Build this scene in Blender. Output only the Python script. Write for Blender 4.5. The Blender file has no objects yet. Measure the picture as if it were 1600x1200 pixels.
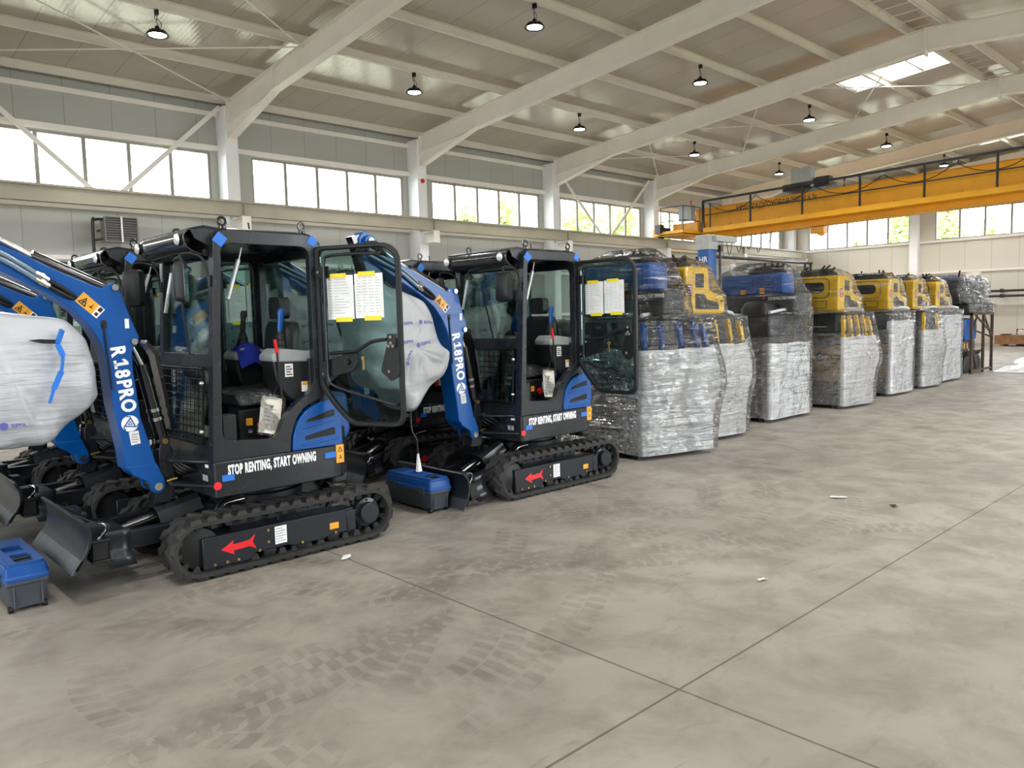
import bpy, bmesh, math, random
from math import sin, cos, pi, radians, sqrt, atan2
from mathutils import Vector, Matrix, noise as mnoise

random.seed(7)
SC = bpy.context.scene
COL = SC.collection
V = Vector

# ------------------------------------------------------------------ helpers
def lin(c):
    c = c / 255.0
    return c / 12.92 if c <= 0.04045 else ((c + 0.055) / 1.055) ** 2.4

def rgb(r, g, b):
    return (lin(r), lin(g), lin(b), 1.0)

def frame_of(d):
    d = d.normalized()
    up = V((0, 0, 1)) if abs(d.z) < 0.95 else V((0, 1, 0))
    s = d.cross(up).normalized()
    return s, s.cross(d).normalized()

class MB:
    """collects shapes and links them as one mesh object"""
    def __init__(self):
        self.bm = bmesh.new()

    def face(self, pts):
        return self.bm.faces.new([self.bm.verts.new(p) for p in pts])

    def box(self, x0, x1, y0, y1, z0, z1, mat=None):
        ps = [V((x, y, z)) for x in (x0, x1) for y in (y0, y1) for z in (z0, z1)]
        if mat:
            ps = [mat @ p for p in ps]
        v = [self.bm.verts.new(p) for p in ps]
        for f in ((0, 1, 3, 2), (4, 6, 7, 5), (0, 4, 5, 1), (2, 3, 7, 6), (0, 2, 6, 4), (1, 5, 7, 3)):
            self.bm.faces.new([v[i] for i in f])
        return self

    def bar(self, p0, p1, w, h):
        """rectangular bar between two points; w sideways, h up"""
        p0, p1 = V(p0), V(p1)
        s, u = frame_of(p1 - p0)
        vs = []
        for p in (p0, p1):
            for a, b in ((-1, -1), (1, -1), (1, 1), (-1, 1)):
                vs.append(self.bm.verts.new(p + s * (a * w / 2) + u * (b * h / 2)))
        for i in range(4):
            j = (i + 1) % 4
            self.bm.faces.new((vs[i], vs[j], vs[4 + j], vs[4 + i]))
        self.bm.faces.new(vs[3::-1]); self.bm.faces.new(vs[4:])
        return self

    def cyl(self, p0, p1, r, seg=14, r2=None):
        p0, p1 = V(p0), V(p1)
        r2 = r if r2 is None else r2
        s, u = frame_of(p1 - p0)
        a = [self.bm.verts.new(p0 + (s * cos(2 * pi * i / seg) + u * sin(2 * pi * i / seg)) * r) for i in range(seg)]
        b = [self.bm.verts.new(p1 + (s * cos(2 * pi * i / seg) + u * sin(2 * pi * i / seg)) * r2) for i in range(seg)]
        for i in range(seg):
            j = (i + 1) % seg
            self.bm.faces.new((a[i], a[j], b[j], b[i]))
        self.bm.faces.new(a[::-1]); self.bm.faces.new(b)
        return self

    def tube(self, pts, r, seg=8, closed=False):
        pts = [V(p) for p in pts]
        n = len(pts)
        rings = []
        u = None
        for i, p in enumerate(pts):
            if closed:
                d = pts[(i + 1) % n] - pts[i - 1]
            else:
                d = pts[min(i + 1, n - 1)] - pts[max(i - 1, 0)]
            d.normalize()
            if u is None:
                s, u = frame_of(d)
            else:
                u = (u - d * u.dot(d)).normalized()
                s = d.cross(u).normalized()
            rings.append([self.bm.verts.new(p + (s * cos(2 * pi * k / seg) + u * sin(2 * pi * k / seg)) * r) for k in range(seg)])
        m = n if closed else n - 1
        for i in range(m):
            a, b = rings[i], rings[(i + 1) % n]
            for k in range(seg):
                self.bm.faces.new((a[k], a[(k + 1) % seg], b[(k + 1) % seg], b[k]))
        if not closed:
            self.bm.faces.new(rings[0][::-1]); self.bm.faces.new(rings[-1])
        return self

    def prism(self, poly, plane, a, b):
        """polygon in 'xz', 'xy' or 'yz', extruded from a to b along the third axis"""
        def P(p, t):
            return {'xz': (p[0], t, p[1]), 'xy': (p[0], p[1], t), 'yz': (t, p[0], p[1])}[plane]
        A = [self.bm.verts.new(P(p, a)) for p in poly]
        B = [self.bm.verts.new(P(p, b)) for p in poly]
        n = len(poly)
        for i in range(n):
            j = (i + 1) % n
            self.bm.faces.new((A[i], A[j], B[j], B[i]))
        self.bm.faces.new(A[::-1]); self.bm.faces.new(B)
        return self

    def plate(self, outer, holes, plane, a, b, mat=None):
        """plate with holes between a and b"""
        def P(p, t):
            q = V({'xz': (p[0], t, p[1]), 'xy': (p[0], p[1], t), 'yz': (t, p[0], p[1])}[plane])
            return mat @ q if mat else q
        t = bmesh.new()
        edges = []
        for loop in [outer] + holes:
            vs = [t.verts.new((p[0], p[1], 0)) for p in loop]
            edges += [t.edges.new((vs[i], vs[(i + 1) % len(vs)])) for i in range(len(vs))]
        bmesh.ops.triangle_fill(t, edges=edges, use_beauty=True)
        t.verts.index_update()
        A = [self.bm.verts.new(P(v.co, a)) for v in t.verts]
        B = [self.bm.verts.new(P(v.co, b)) for v in t.verts]
        for f in t.faces:
            ix = [v.index for v in f.verts]
            self.bm.faces.new([A[i] for i in ix]); self.bm.faces.new([B[i] for i in ix[::-1]])
        k = 0
        for loop in [outer] + holes:
            n = len(loop)
            for i in range(n):
                j = (i + 1) % n
                self.bm.faces.new((A[k + i], A[k + j], B[k + j], B[k + i]))
            k += n
        t.free()
        return self

    def sphere(self, c, r, seg=12, sc=(1, 1, 1)):
        m = Matrix.Translation(V(c)) @ Matrix.Diagonal((r * sc[0], r * sc[1], r * sc[2], 1))
        bmesh.ops.create_uvsphere(self.bm, u_segments=seg, v_segments=max(6, seg // 2), radius=1, matrix=m)
        return self

    def lathe(self, prof, c, axis='z', seg=20):
        """profile of (radius, along) pairs turned about an axis through c"""
        c = V(c)
        rings = []
        for r, t in prof:
            ring = []
            for i in range(seg):
                a, b = r * cos(2 * pi * i / seg), r * sin(2 * pi * i / seg)
                ring.append(self.bm.verts.new(c + V({'z': (a, b, t), 'y': (a, t, b), 'x': (t, a, b)}[axis])))
            rings.append(ring)
        for A, B in zip(rings, rings[1:]):
            for i in range(seg):
                j = (i + 1) % seg
                self.bm.faces.new((A[i], A[j], B[j], B[i]))
        self.bm.faces.new(rings[0][::-1]); self.bm.faces.new(rings[-1])
        return self

    def loft(self, rings, closed_ends=True):
        R = [[self.bm.verts.new(p) for p in r] for r in rings]
        for A, B in zip(R, R[1:]):
            n = len(A)
            for i in range(n):
                j = (i + 1) % n
                self.bm.faces.new((A[i], A[j], B[j], B[i]))
        if closed_ends:
            self.bm.faces.new(R[0][::-1]); self.bm.faces.new(R[-1])
        return self

    def grid(self, P):
        """rows of points joined as a sheet"""
        R = [[self.bm.verts.new(p) for p in r] for r in P]
        for A, B in zip(R, R[1:]):
            for i in range(len(A) - 1):
                self.bm.faces.new((A[i], A[i + 1], B[i + 1], B[i]))
        return self

    def build(self, name, mat, parent=None, bevel=0, smooth=None, subsurf=0, loc=None, recalc=True, thick=0, seg=2):
        if recalc:
            bmesh.ops.recalc_face_normals(self.bm, faces=self.bm.faces[:])
        me = bpy.data.meshes.new(name)
        self.bm.to_mesh(me); self.bm.free()
        me.materials.append(mat)
        o = bpy.data.objects.new(name, me)
        COL.objects.link(o)
        if parent is not None:
            o.parent = parent
        if loc is not None:
            o.location = loc
        if thick:
            s = o.modifiers.new('thickness', 'SOLIDIFY'); s.thickness = thick; s.offset = 0
        if subsurf:
            s = o.modifiers.new('subsurf', 'SUBSURF'); s.levels = subsurf; s.render_levels = subsurf
        if bevel:
            b = o.modifiers.new('bevel', 'BEVEL'); b.width = bevel; b.segments = seg
            b.limit_method = 'ANGLE'; b.angle_limit = radians(32); b.harden_normals = False
        if smooth or (bevel and smooth is None):
            for p in me.polygons:
                p.use_smooth = True
            try:
                me.set_sharp_from_angle(angle=radians(smooth or 38))
            except Exception:
                pass
        return o

def empty(name, loc=(0, 0, 0), rz=0):
    o = bpy.data.objects.new(name, None)
    o.empty_display_size = 0.2
    o.location = loc; o.rotation_euler = (0, 0, rz)
    COL.objects.link(o)
    return o

def tag(o, label=None, cat=None, group=None, kind=None):
    if label: o['label'] = label
    if cat: o['category'] = cat
    if group: o['group'] = group
    if kind: o['kind'] = kind
    return o

def thing(name, label, cat, loc=(0, 0, 0), rz=0, group=None):
    return tag(empty(name, loc, rz), label, cat, group)

def struct(o):
    o['kind'] = 'structure'
    return o

def copy_tree(o, parent=None):
    c = o.copy()
    COL.objects.link(c)
    if parent is not None:
        c.parent = parent
    for ch in list(o.children):
        copy_tree(ch, c)
    return c

def rpoly(pts, r, n=4):
    """round the corners of a polygon; r is one radius or one per corner"""
    out = []
    N = len(pts)
    for i in range(N):
        p0, p1, p2 = V(pts[i - 1]), V(pts[i]), V(pts[(i + 1) % N])
        rr = r[i] if isinstance(r, (list, tuple)) else r
        if rr <= 0:
            out.append(tuple(p1)); continue
        a, b = (p0 - p1), (p2 - p1)
        d = min(rr, a.length * 0.48, b.length * 0.48)
        a = p1 + a.normalized() * d; b = p1 + b.normalized() * d
        for k in range(n + 1):
            t = k / n
            q = a * (1 - t) ** 2 + p1 * 2 * t * (1 - t) + b * t * t
            out.append(tuple(q))
    return out

def rrect(x0, x1, y0, y1, r, n=4):
    return rpoly([(x0, y0), (x1, y0), (x1, y1), (x0, y1)], r, n)

def smooth_path(pts, n=6):
    """Catmull-Rom through the points"""
    P = [V(p) for p in pts]
    P = [P[0] * 2 - P[1]] + P + [P[-1] * 2 - P[-2]]
    out = []
    for i in range(1, len(P) - 2):
        for k in range(n):
            t = k / n
            a, b, c, d = P[i - 1], P[i], P[i + 1], P[i + 2]
            out.append(0.5 * ((2 * b) + (c - a) * t + (2 * a - 5 * b + 4 * c - d) * t * t + (3 * b - a - 3 * c + d) * t ** 3))
    out.append(P[-2])
    return out

def text_mesh(name, body, size, mat, parent, origin, xdir, ydir, bold=0.0, xs=1.0, align='LEFT', depth=0.001, space=1.0):
    """raised lettering as a mesh; origin = start of the base line, xdir = reading direction"""
    cu = bpy.data.curves.new(name, 'FONT')
    cu.body = body; cu.size = size; cu.offset = bold; cu.extrude = depth
    cu.align_x = align; cu.space_character = space; cu.resolution_u = 3
    t = bpy.data.objects.new(name, cu)
    COL.objects.link(t)
    dg = bpy.context.evaluated_depsgraph_get()
    me = bpy.data.meshes.new_from_object(t.evaluated_get(dg))
    bpy.data.objects.remove(t); bpy.data.curves.remove(cu)
    X = V(xdir).normalized() * xs; Y = V(ydir).normalized(); Z = V(xdir).normalized().cross(Y)
    m = Matrix((( X.x, Y.x, Z.x, origin[0]), (X.y, Y.y, Z.y, origin[1]), (X.z, Y.z, Z.z, origin[2]), (0, 0, 0, 1)))
    me.transform(m)
    me.materials.clear(); me.materials.append(mat)
    o = bpy.data.objects.new(name, me)
    COL.objects.link(o)
    if parent is not None:
        o.parent = parent
    return o

# ------------------------------------------------------------------ materials
class NT:
    def __init__(self, name):
        self.m = bpy.data.materials.new(name); self.m.use_nodes = True
        self.t = self.m.node_tree; self.t.nodes.clear()
        self.out = self.n('ShaderNodeOutputMaterial')
    def n(self, kind, **kw):
        x = self.t.nodes.new(kind)
        for k, v in kw.items():
            setattr(x, k, v)
        return x
    def l(self, a, b):
        self.t.links.new(a, b)
    def math(self, op, a, b=None, c=None, clamp=False):
        x = self.n('ShaderNodeMath', operation=op, use_clamp=clamp)
        for i, v in enumerate((a, b, c)):
            if v is None: continue
            if isinstance(v, (int, float)): x.inputs[i].default_value = v
            else: self.l(v, x.inputs[i])
        return x.outputs[0]
    def ramp(self, fac, stops, interp='LINEAR'):
        x = self.n('ShaderNodeValToRGB'); x.color_ramp.interpolation = interp
        e = x.color_ramp.elements
        while len(e) < len(stops): e.new(0.5)
        for i, (p, c) in enumerate(stops):
            e[i].position = p
            e[i].color = c if isinstance(c, (tuple, list)) else (c, c, c, 1)
        self.l(fac, x.inputs[0])
        return x.outputs[0]
    def mix(self, fac, a, b, blend='MIX'):
        x = self.n('ShaderNodeMix', data_type='RGBA', blend_type=blend)
        for s, v in ((x.inputs[0], fac), (x.inputs[6], a), (x.inputs[7], b)):
            if isinstance(v, (int, float)): s.default_value = v
            elif isinstance(v, (tuple, list)): s.default_value = v
            else: self.l(v, s)
        return x.outputs[2]
    def obj(self):
        return self.n('ShaderNodeTexCoord').outputs['Object']
    def geo(self):
        return self.n('ShaderNodeNewGeometry').outputs['Position']
    def mapping(self, vec, scale=(1, 1, 1), rot=(0, 0, 0), loc=(0, 0, 0)):
        x = self.n('ShaderNodeMapping')
        x.inputs['Scale'].default_value = scale; x.inputs['Rotation'].default_value = rot; x.inputs['Location'].default_value = loc
        self.l(vec, x.inputs[0])
        return x.outputs[0]
    def noise(self, vec, scale=5, detail=3, rough=0.55, dist=0.0):
        x = self.n('ShaderNodeTexNoise')
        x.inputs['Scale'].default_value = scale; x.inputs['Detail'].default_value = detail
        x.inputs['Roughness'].default_value = rough; x.inputs['Distortion'].default_value = dist
        self.l(vec, x.inputs['Vector'])
        return x.outputs[0]
    def bump(self, h, strength=0.3, dist=0.01):
        x = self.n('ShaderNodeBump'); x.inputs['Strength'].default_value = strength; x.inputs['Distance'].default_value = dist
        self.l(h, x.inputs['Height'])
        return x.outputs[0]
    def principled(self, color=None, rough=0.5, metal=0.0, spec=0.5, coat=0.0, normal=None, sheen=0.0, trans=0.0):
        x = self.n('ShaderNodeBsdfPrincipled')
        def put(s, v):
            if v is None: return
            if isinstance(v, (int, float, tuple, list)): x.inputs[s].default_value = v
            else: self.l(v, x.inputs[s])
        put('Base Color', color); put('Roughness', rough); put('Metallic', metal)
        put('Specular IOR Level', spec); put('Coat Weight', coat); put('Transmission Weight', trans)
        if normal is not None: self.l(normal, x.inputs['Normal'])
        return x
    def done(self, shader):
        self.l(shader if not hasattr(shader, 'outputs') else shader.outputs[0], self.out.inputs[0])
        return self.m

def paint(name, c, rough=0.4, metal=0.0, spec=0.5, coat=0.0, var=0.08, bump=0.0, scale=6):
    """plain coated surface with a slight uneven tone"""
    k = NT(name)
    n = k.noise(k.obj(), scale, 4)
    dark = tuple(x * (1 - var * 1.5) for x in c[:3]) + (1,)
    lite = tuple(min(1, x * (1 + var)) for x in c[:3]) + (1,)
    col = k.ramp(n, [(0.3, dark), (0.7, lite)])
    r = k.math('MULTIPLY_ADD', n, 0.05, rough - 0.025)
    nm = k.bump(k.noise(k.obj(), 60, 3), bump, 0.004) if bump else None
    return k.done(k.principled(col, r, metal, spec, coat, nm))

def clear_pane(name, tint, gloss=0.08, rough=0.02):
    k = NT(name)
    tr = k.n('ShaderNodeBsdfTransparent'); tr.inputs[0].default_value = tint
    gl = k.n('ShaderNodeBsdfGlossy'); gl.inputs['Roughness'].default_value = rough
    gl.inputs['Color'].default_value = (1, 1, 1, 1)
    fr = k.n('ShaderNodeFresnel'); fr.inputs[0].default_value = 1.45
    f = k.math('MULTIPLY_ADD', fr.outputs[0], 0.6, gloss, clamp=True)
    mx = k.n('ShaderNodeMixShader')
    k.l(f, mx.inputs[0]); k.l(tr.outputs[0], mx.inputs[1]); k.l(gl.outputs[0], mx.inputs[2])
    return k.done(mx)

def film(name, milk, tint=(1, 1, 1, 1), crease=0.4, gloss=0.10, vscale=(1.8, 1.8, 17), bump=1.0, white=(0.86, 0.88, 0.92, 1), rough=0.14, dist=0.11):
    """stretch film / foam sheet: see-through, partly milky, with fine creases running round the load"""
    k = NT(name)
    p = k.geo()
    s1 = k.noise(k.mapping(p, vscale, (0.05, 0.08, 0)), 1.0, 3, 0.6, 0.5)
    s2 = k.noise(k.mapping(p, (vscale[0] * 0.6, vscale[1] * 0.6, vscale[2] * 0.55), (-0.30, 0.22, 0)), 1.0, 3, 0.6, 0.8)
    big = k.noise(p, 3.0, 3)
    h = k.math('ADD', k.math('MULTIPLY', s1, 0.6), k.math('ADD', k.math('MULTIPLY', s2, 0.9), k.math('MULTIPLY', big, 1.4)))
    nm = k.bump(h, bump, dist)
    st = k.math('MULTIPLY', k.ramp(s1, [(0.60, 0.0), (0.70, 1.0)]), k.ramp(s2, [(0.40, 0.0), (0.60, 1.0)]))
    tr = k.n('ShaderNodeBsdfTransparent'); tr.inputs[0].default_value = tint
    df = k.principled(white, max(0.3, rough), 0, 0.4, 0, nm)
    gl = k.n('ShaderNodeBsdfGlossy'); gl.inputs['Roughness'].default_value = rough
    k.l(nm, gl.inputs['Normal'])
    fr = k.n('ShaderNodeFresnel'); fr.inputs[0].default_value = 1.5; k.l(nm, fr.inputs['Normal'])
    m1 = k.n('ShaderNodeMixShader'); m2 = k.n('ShaderNodeMixShader')
    f1 = k.math('MULTIPLY_ADD', st, crease * (1 - milk), milk, clamp=True)
    k.l(f1, m1.inputs[0]); k.l(tr.outputs[0], m1.inputs[1]); k.l(df.outputs[0], m1.inputs[2])
    f2 = k.math('MULTIPLY_ADD', fr.outputs[0], 0.8, gloss, clamp=True)
    k.l(f2, m2.inputs[0]); k.l(m1.outputs[0], m2.inputs[1]); k.l(gl.outputs[0], m2.inputs[2])
    return k.done(m2)

def glow(name, c, strength):
    k = NT(name)
    e = k.n('ShaderNodeEmission'); e.inputs[0].default_value = c; e.inputs[1].default_value = strength
    return k.done(e)

M = {}
M['charcoal'] = paint('charcoal_paint', rgb(31, 34, 39), 0.27, 0, 0.4, 0.06, 0.03)
M['steel_dark'] = paint('dark_steel_paint', rgb(27, 31, 37), 0.31, 0, 0.36, 0.08, 0.04)
M['black'] = paint('black_plastic', rgb(22, 23, 25), 0.45, 0, 0.35)
M['worn_steel'] = paint('worn_edge_steel', rgb(78, 82, 88), 0.35, 0.5, 0.5, 0, 0.25, 0.2, 12)
M['guard_black'] = paint('guard_black_paint', rgb(12, 12, 13), 0.5, 0, 0.2)
M['gloss_black'] = paint('gloss_black_paint', rgb(20, 21, 23), 0.16, 0, 0.6, 0.4)
M['rubber'] = paint('track_rubber', rgb(44, 44, 44), 0.7, 0, 0.35, 0, 0.2, 0.25, 14)
M['blue'] = paint('blue_paint', rgb(0, 76, 150), 0.3, 0, 0.35, 0.08, 0.04)
M['blue_plastic'] = paint('blue_plastic', rgb(10, 72, 144), 0.42, 0, 0.45)
M['blue_tape'] = paint('blue_tape', rgb(30, 110, 205), 0.5)
M['blue_cloth'] = paint('blue_cloth', rgb(38, 52, 150), 0.85, 0, 0.2, 0, 0.2, 0.3)
M['yellow'] = paint('yellow_paint', rgb(246, 196, 14), 0.3, 0, 0.5, 0.25, 0.05)
M['crane_yellow'] = paint('crane_yellow_paint', rgb(236, 168, 20), 0.42, 0, 0.5, 0, 0.07, 0, 2)
M['label_orange'] = paint('orange_label', rgb(226, 160, 44), 0.4)
M['red'] = paint('red_paint', rgb(212, 30, 38), 0.4)
M['white_ink'] = paint('white_lettering', rgb(240, 242, 244), 0.45)
M['black_ink'] = paint('black_lettering', rgb(28, 24, 22), 0.5)
M['paper'] = paint('paper', rgb(232, 232, 232), 0.75, 0, 0.3)
M['print'] = paint('grey_print', rgb(160, 162, 168), 0.75, 0, 0.3)
M['tape_yellow'] = paint('yellow_tape', rgb(236, 214, 40), 0.45)
M['chrome'] = paint('bright_steel', rgb(190, 190, 188), 0.22, 1.0)
M['brass'] = paint('brass_steel', rgb(190, 160, 100), 0.3, 1.0)
M['grey_plastic'] = paint('grey_plastic', rgb(150, 152, 154), 0.5)
M['box_grey'] = paint('toolbox_grey_plastic', rgb(62, 68, 76), 0.5)
M['cab_glass'] = clear_pane('cab_glass', (0.70, 0.80, 0.775, 1), 0.0)
M['door_glass'] = clear_pane('door_glass', (0.55, 0.68, 0.665, 1), 0.0)
M['pane'] = clear_pane('window_pane', (0.97, 0.985, 0.98, 1), 0.02)
M['smoke'] = clear_pane('smoked_visor', (0.2, 0.21, 0.22, 1), 0.10)
M['lens'] = paint('lamp_lens', rgb(215, 218, 220), 0.18, 0.3)
M['amber'] = paint('amber_lens', rgb(230, 110, 60), 0.3)
M['clear_bag'] = film('clear_plastic_bag', 0.05, (0.96, 0.97, 0.98, 1), 0.2, 0.05, (14, 14, 14), 0.9)
M['film'] = film('stretch_film', 0.0, (0.975, 0.978, 0.98, 1), 0.5, 0.035)
M['sheet'] = film('white_foam_sheet', 0.68, (0.98, 0.98, 0.98, 1), 0.3, 0.04, (2, 2, 22), 0.6, (0.97, 0.98, 0.99, 1), 0.2, 0.045)
M['foam_solid'] = film('white_foam_wrap', 0.97, (1, 1, 1, 1), 0.3, 0.0, (1.5, 1.5, 18), 0.35, (0.47, 0.49, 0.53, 1), 0.35, 0.06)
M['foam_thin'] = film('thin_white_wrap', 0.74, (1, 1, 1, 1), 0.3, 0.0, (4.0, 4.0, 5), 0.28, (0.56, 0.57, 0.60, 1), 0.45)
M['purple_ink'] = paint('violet_lettering', rgb(84, 84, 160), 0.5)
M['pipe'] = paint('black_pipe', rgb(34, 34, 36), 0.45)
M['rust'] = paint('rusty_frame_steel', rgb(74, 58, 48), 0.6, 0, 0.4, 0, 0.25)
M['wood'] = paint('timber', rgb(150, 112, 82), 0.75, 0, 0.3, 0, 0.2)
M['cardboard'] = paint('cardboard', rgb(228, 190, 128), 0.8, 0, 0.3, 0, 0.12)
M['can'] = paint('white_canister_plastic', rgb(214, 208, 196), 0.5)
M['frame_white'] = paint('white_steel_frame', rgb(236, 231, 224), 0.4, 0, 0.45, 0, 0.03, 0, 1.5)
M['purlin'] = paint('purlin_galvanised', rgb(226, 220, 210), 0.42, 0, 0.5, 0, 0.05, 0, 1)
M['column'] = paint('white_column_paint', rgb(240, 240, 242), 0.45, 0, 0.45, 0, 0.03, 0, 1)
M['runway'] = paint('runway_beam_paint', rgb(176, 170, 152), 0.5, 0, 0.4, 0, 0.08, 0, 1.2)
M['win_frame'] = paint('window_frame_grey', rgb(150, 146, 138), 0.5)
M['heater'] = paint('heater_grey', rgb(116, 114, 112), 0.5)
M['lift_blue'] = paint('lift_blue_paint', rgb(36, 92, 168), 0.4)
M['lift_grey'] = paint('lift_grey_paint', rgb(186, 190, 186), 0.5)
M['cabinet'] = paint('cabinet_grey', rgb(160, 164, 162), 0.5)
M['lamp_glow'] = glow('led_panel', (1.0, 0.97, 0.9, 1), 30.0)
# ------------------------------------------------------------------ the hall
X0, X1 = -9.5, 38.9          # end walls
YL, YR, RIDGE = 20.0, -6.0, 7.1
FR = [-9.5 + 6 * k for k in range(9)]     # frames: ..., 8.5, 14.5, 20.5, 26.5, 32.5, 38.5

def zt(y):                    # top of the rafters
    return 8.35 - 0.088 * abs(y - RIDGE)

def floor_material():
    k = NT('concrete_floor')
    p = k.geo()
    n1 = k.noise(p, 0.55, 5, 0.6)
    n2 = k.noise(p, 2.6, 6, 0.62, 0.4)
    n3 = k.noise(k.mapping(p, (1, 3.2, 1), (0, 0, 0.5)), 3.2, 5, 0.6, 0.8)
    n4 = k.noise(p, 45, 4)
    base = k.ramp(n1, [(0.3, rgb(134, 128, 122)), (0.5, rgb(148, 143, 135)), (0.7, rgb(159, 152, 143))])
    col = k.mix(k.ramp(n2, [(0.42, 0.0), (0.66, 0.75)]), base, rgb(121, 114, 107))
    col = k.mix(k.ramp(n3, [(0.60, 0.0), (0.74, 0.5)]), col, rgb(103, 97, 91))
    sep = k.n('ShaderNodeSeparateXYZ'); k.l(p, sep.inputs[0])
    x, y = sep.outputs[0], sep.outputs[1]
    # rubber-track prints: arcs of cleat marks, worn through by noise
    wear = k.ramp(k.noise(p, 1.5, 4, 0.65), [(0.42, 0.0), (0.58, 1.0)])
    marks = None
    for cx, cy, r, w, pitch in ((3.3, 5.6, 2.35, 0.11, 0.1), (3.2, 6.4, 2.9, 0.12, 0.1), (1.2, 6.8, 3.75, 0.12, 0.1), (1.0, 6.6, 4.35, 0.12, 0.1),
                                (4.6, 5.9, 2.5, 0.11, 0.1), (4.7, 6.2, 3.2, 0.12, 0.1), (5.4, 4.6, 2.1, 0.12, 0.1), (0.4, 5.0, 2.6, 0.13, 0.11), (2.6, -1.5, 4.9, 0.12, 0.1),
                                (6.5, 6.5, 3.1, 0.12, 0.1), (1.9, 3.6, 1.0, 0.12, 0.1)):
        dx = k.math('SUBTRACT', x, cx); dy = k.math('SUBTRACT', y, cy)
        d = k.math('SQRT', k.math('ADD', k.math('MULTIPLY', dx, dx), k.math('MULTIPLY', dy, dy)))
        off = k.math('SUBTRACT', d, r)
        band = k.math('LESS_THAN', k.math('ABSOLUTE', off), w)
        ang = k.math('MULTIPLY', k.math('ARCTAN2', dy, dx), r / pitch * 2 * pi / 6.2832)
        side = k.math('MULTIPLY', k.math('GREATER_THAN', off, 0.0), 0.5)
        ph = k.math('FRACT', k.math('ADD', k.math('ADD', ang, side), k.math('MULTIPLY', off, 3.0)))
        cleat = k.math('MULTIPLY', k.math('GREATER_THAN', ph, 0.38), k.math('GREATER_THAN', k.math('ABSOLUTE', off), 0.008))
        m = k.math('MULTIPLY', band, cleat)
        marks = m if marks is None else k.math('MAXIMUM', marks, m)
    near = k.ramp(y, [(0.0, 0.0), (0.0, 1.0)])
    mk = k.math('MULTIPLY', k.math('MULTIPLY', marks, wear), k.ramp(n2, [(0.35, 0.25), (0.65, 0.62)]))
    col = k.mix(mk, col, rgb(100, 93, 87))
    # a few oil and dirt smudges
    sm = k.ramp(k.noise(k.mapping(p, (1, 1, 1), (0, 0, 0), (3.1, 1.7, 0)), 1.15, 4, 0.5, 0.6), [(0.64, 0.0), (0.75, 0.55)])
    col = k.mix(sm, col, rgb(96, 89, 84))
    # saw-cut joints, 6 m apart
    def joint(c, c0):
        f = k.math('FRACT', k.math('DIVIDE', k.math('SUBTRACT', c, c0 - 0.006), 6.0))
        return k.math('LESS_THAN', f, 0.002)
    jt = k.math('MAXIMUM', joint(x, 2.68), joint(y, 1.86))
    col = k.mix(k.math('MULTIPLY', jt, 0.75), col, rgb(64, 57, 53))
    ro = k.ramp(n2, [(0.3, 0.42), (0.7, 0.62)])
    nm = k.bump(k.math('ADD', k.math('MULTIPLY', n4, 0.3), k.math('MULTIPLY', jt, -2.0)), 0.12, 0.01)
    return k.done(k.principled(col, ro, 0, 0.42, 0, nm))

def panel_material(name, c, pitch, axis, rough=0.38, rib=0.0, seam=0.55, tone=0.04, spec=0.5):
    """sandwich panels: a thin dark seam every pitch metres along an axis, fine ribs between"""
    k = NT(name)
    p = k.geo()
    sep = k.n('ShaderNodeSeparateXYZ'); k.l(p, sep.inputs[0])
    a = sep.outputs[axis]
    f = k.math('FRACT', k.math('DIVIDE', a, pitch))
    s = k.math('LESS_THAN', f, 0.012 / pitch)
    idx = k.math('FLOOR', k.math('DIVIDE', a, pitch))
    wn = k.n('ShaderNodeTexWhiteNoise', noise_dimensions='1D'); k.l(idx, wn.inputs['W'])
    n = k.noise(p, 0.8, 3)
    t = k.math('ADD', k.math('MULTIPLY', wn.outputs['Value'], tone), k.math('MULTIPLY', n, tone))
    lo = tuple(v * (1 - tone) for v in c[:3]) + (1,); hi = tuple(min(1, v * (1 + tone)) for v in c[:3]) + (1,)
    col = k.mix(k.math('MULTIPLY', s, seam), k.ramp(t, [(0.0, lo), (tone * 2, hi)]), rgb(70, 66, 60))
    h = k.math('MULTIPLY', s, -1.0)
    if rib:
        rb = k.math('SINE', k.math('MULTIPLY', a, 2 * pi / 0.09))
        h = k.math('ADD', h, k.math('MULTIPLY', rb, rib))
    h = k.math('ADD', h, k.math('MULTIPLY', k.noise(p, 1.6, 2), 0.5))
    nm = k.bump(h, 0.25, 0.01)
    return k.done(k.principled(col, rough, 0, spec, 0, nm))

M['floor'] = floor_material()
M['wall'] = panel_material('wall_panel_cream', rgb(174, 174, 168), 1.0, 0)
M['wall_end'] = panel_material('end_wall_panel_cream', rgb(212, 207, 195), 1.05, 1)
M['roof'] = panel_material('roof_panel_white', rgb(186, 177, 166), 1.0, 0, 0.17, 0.16, 0.55, 0.05, 0.9)

struct(MB().box(X0 - 1, X1 + 1, YR - 1, YL + 1, -0.3, 0).build('floor', M['floor']))
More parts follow.
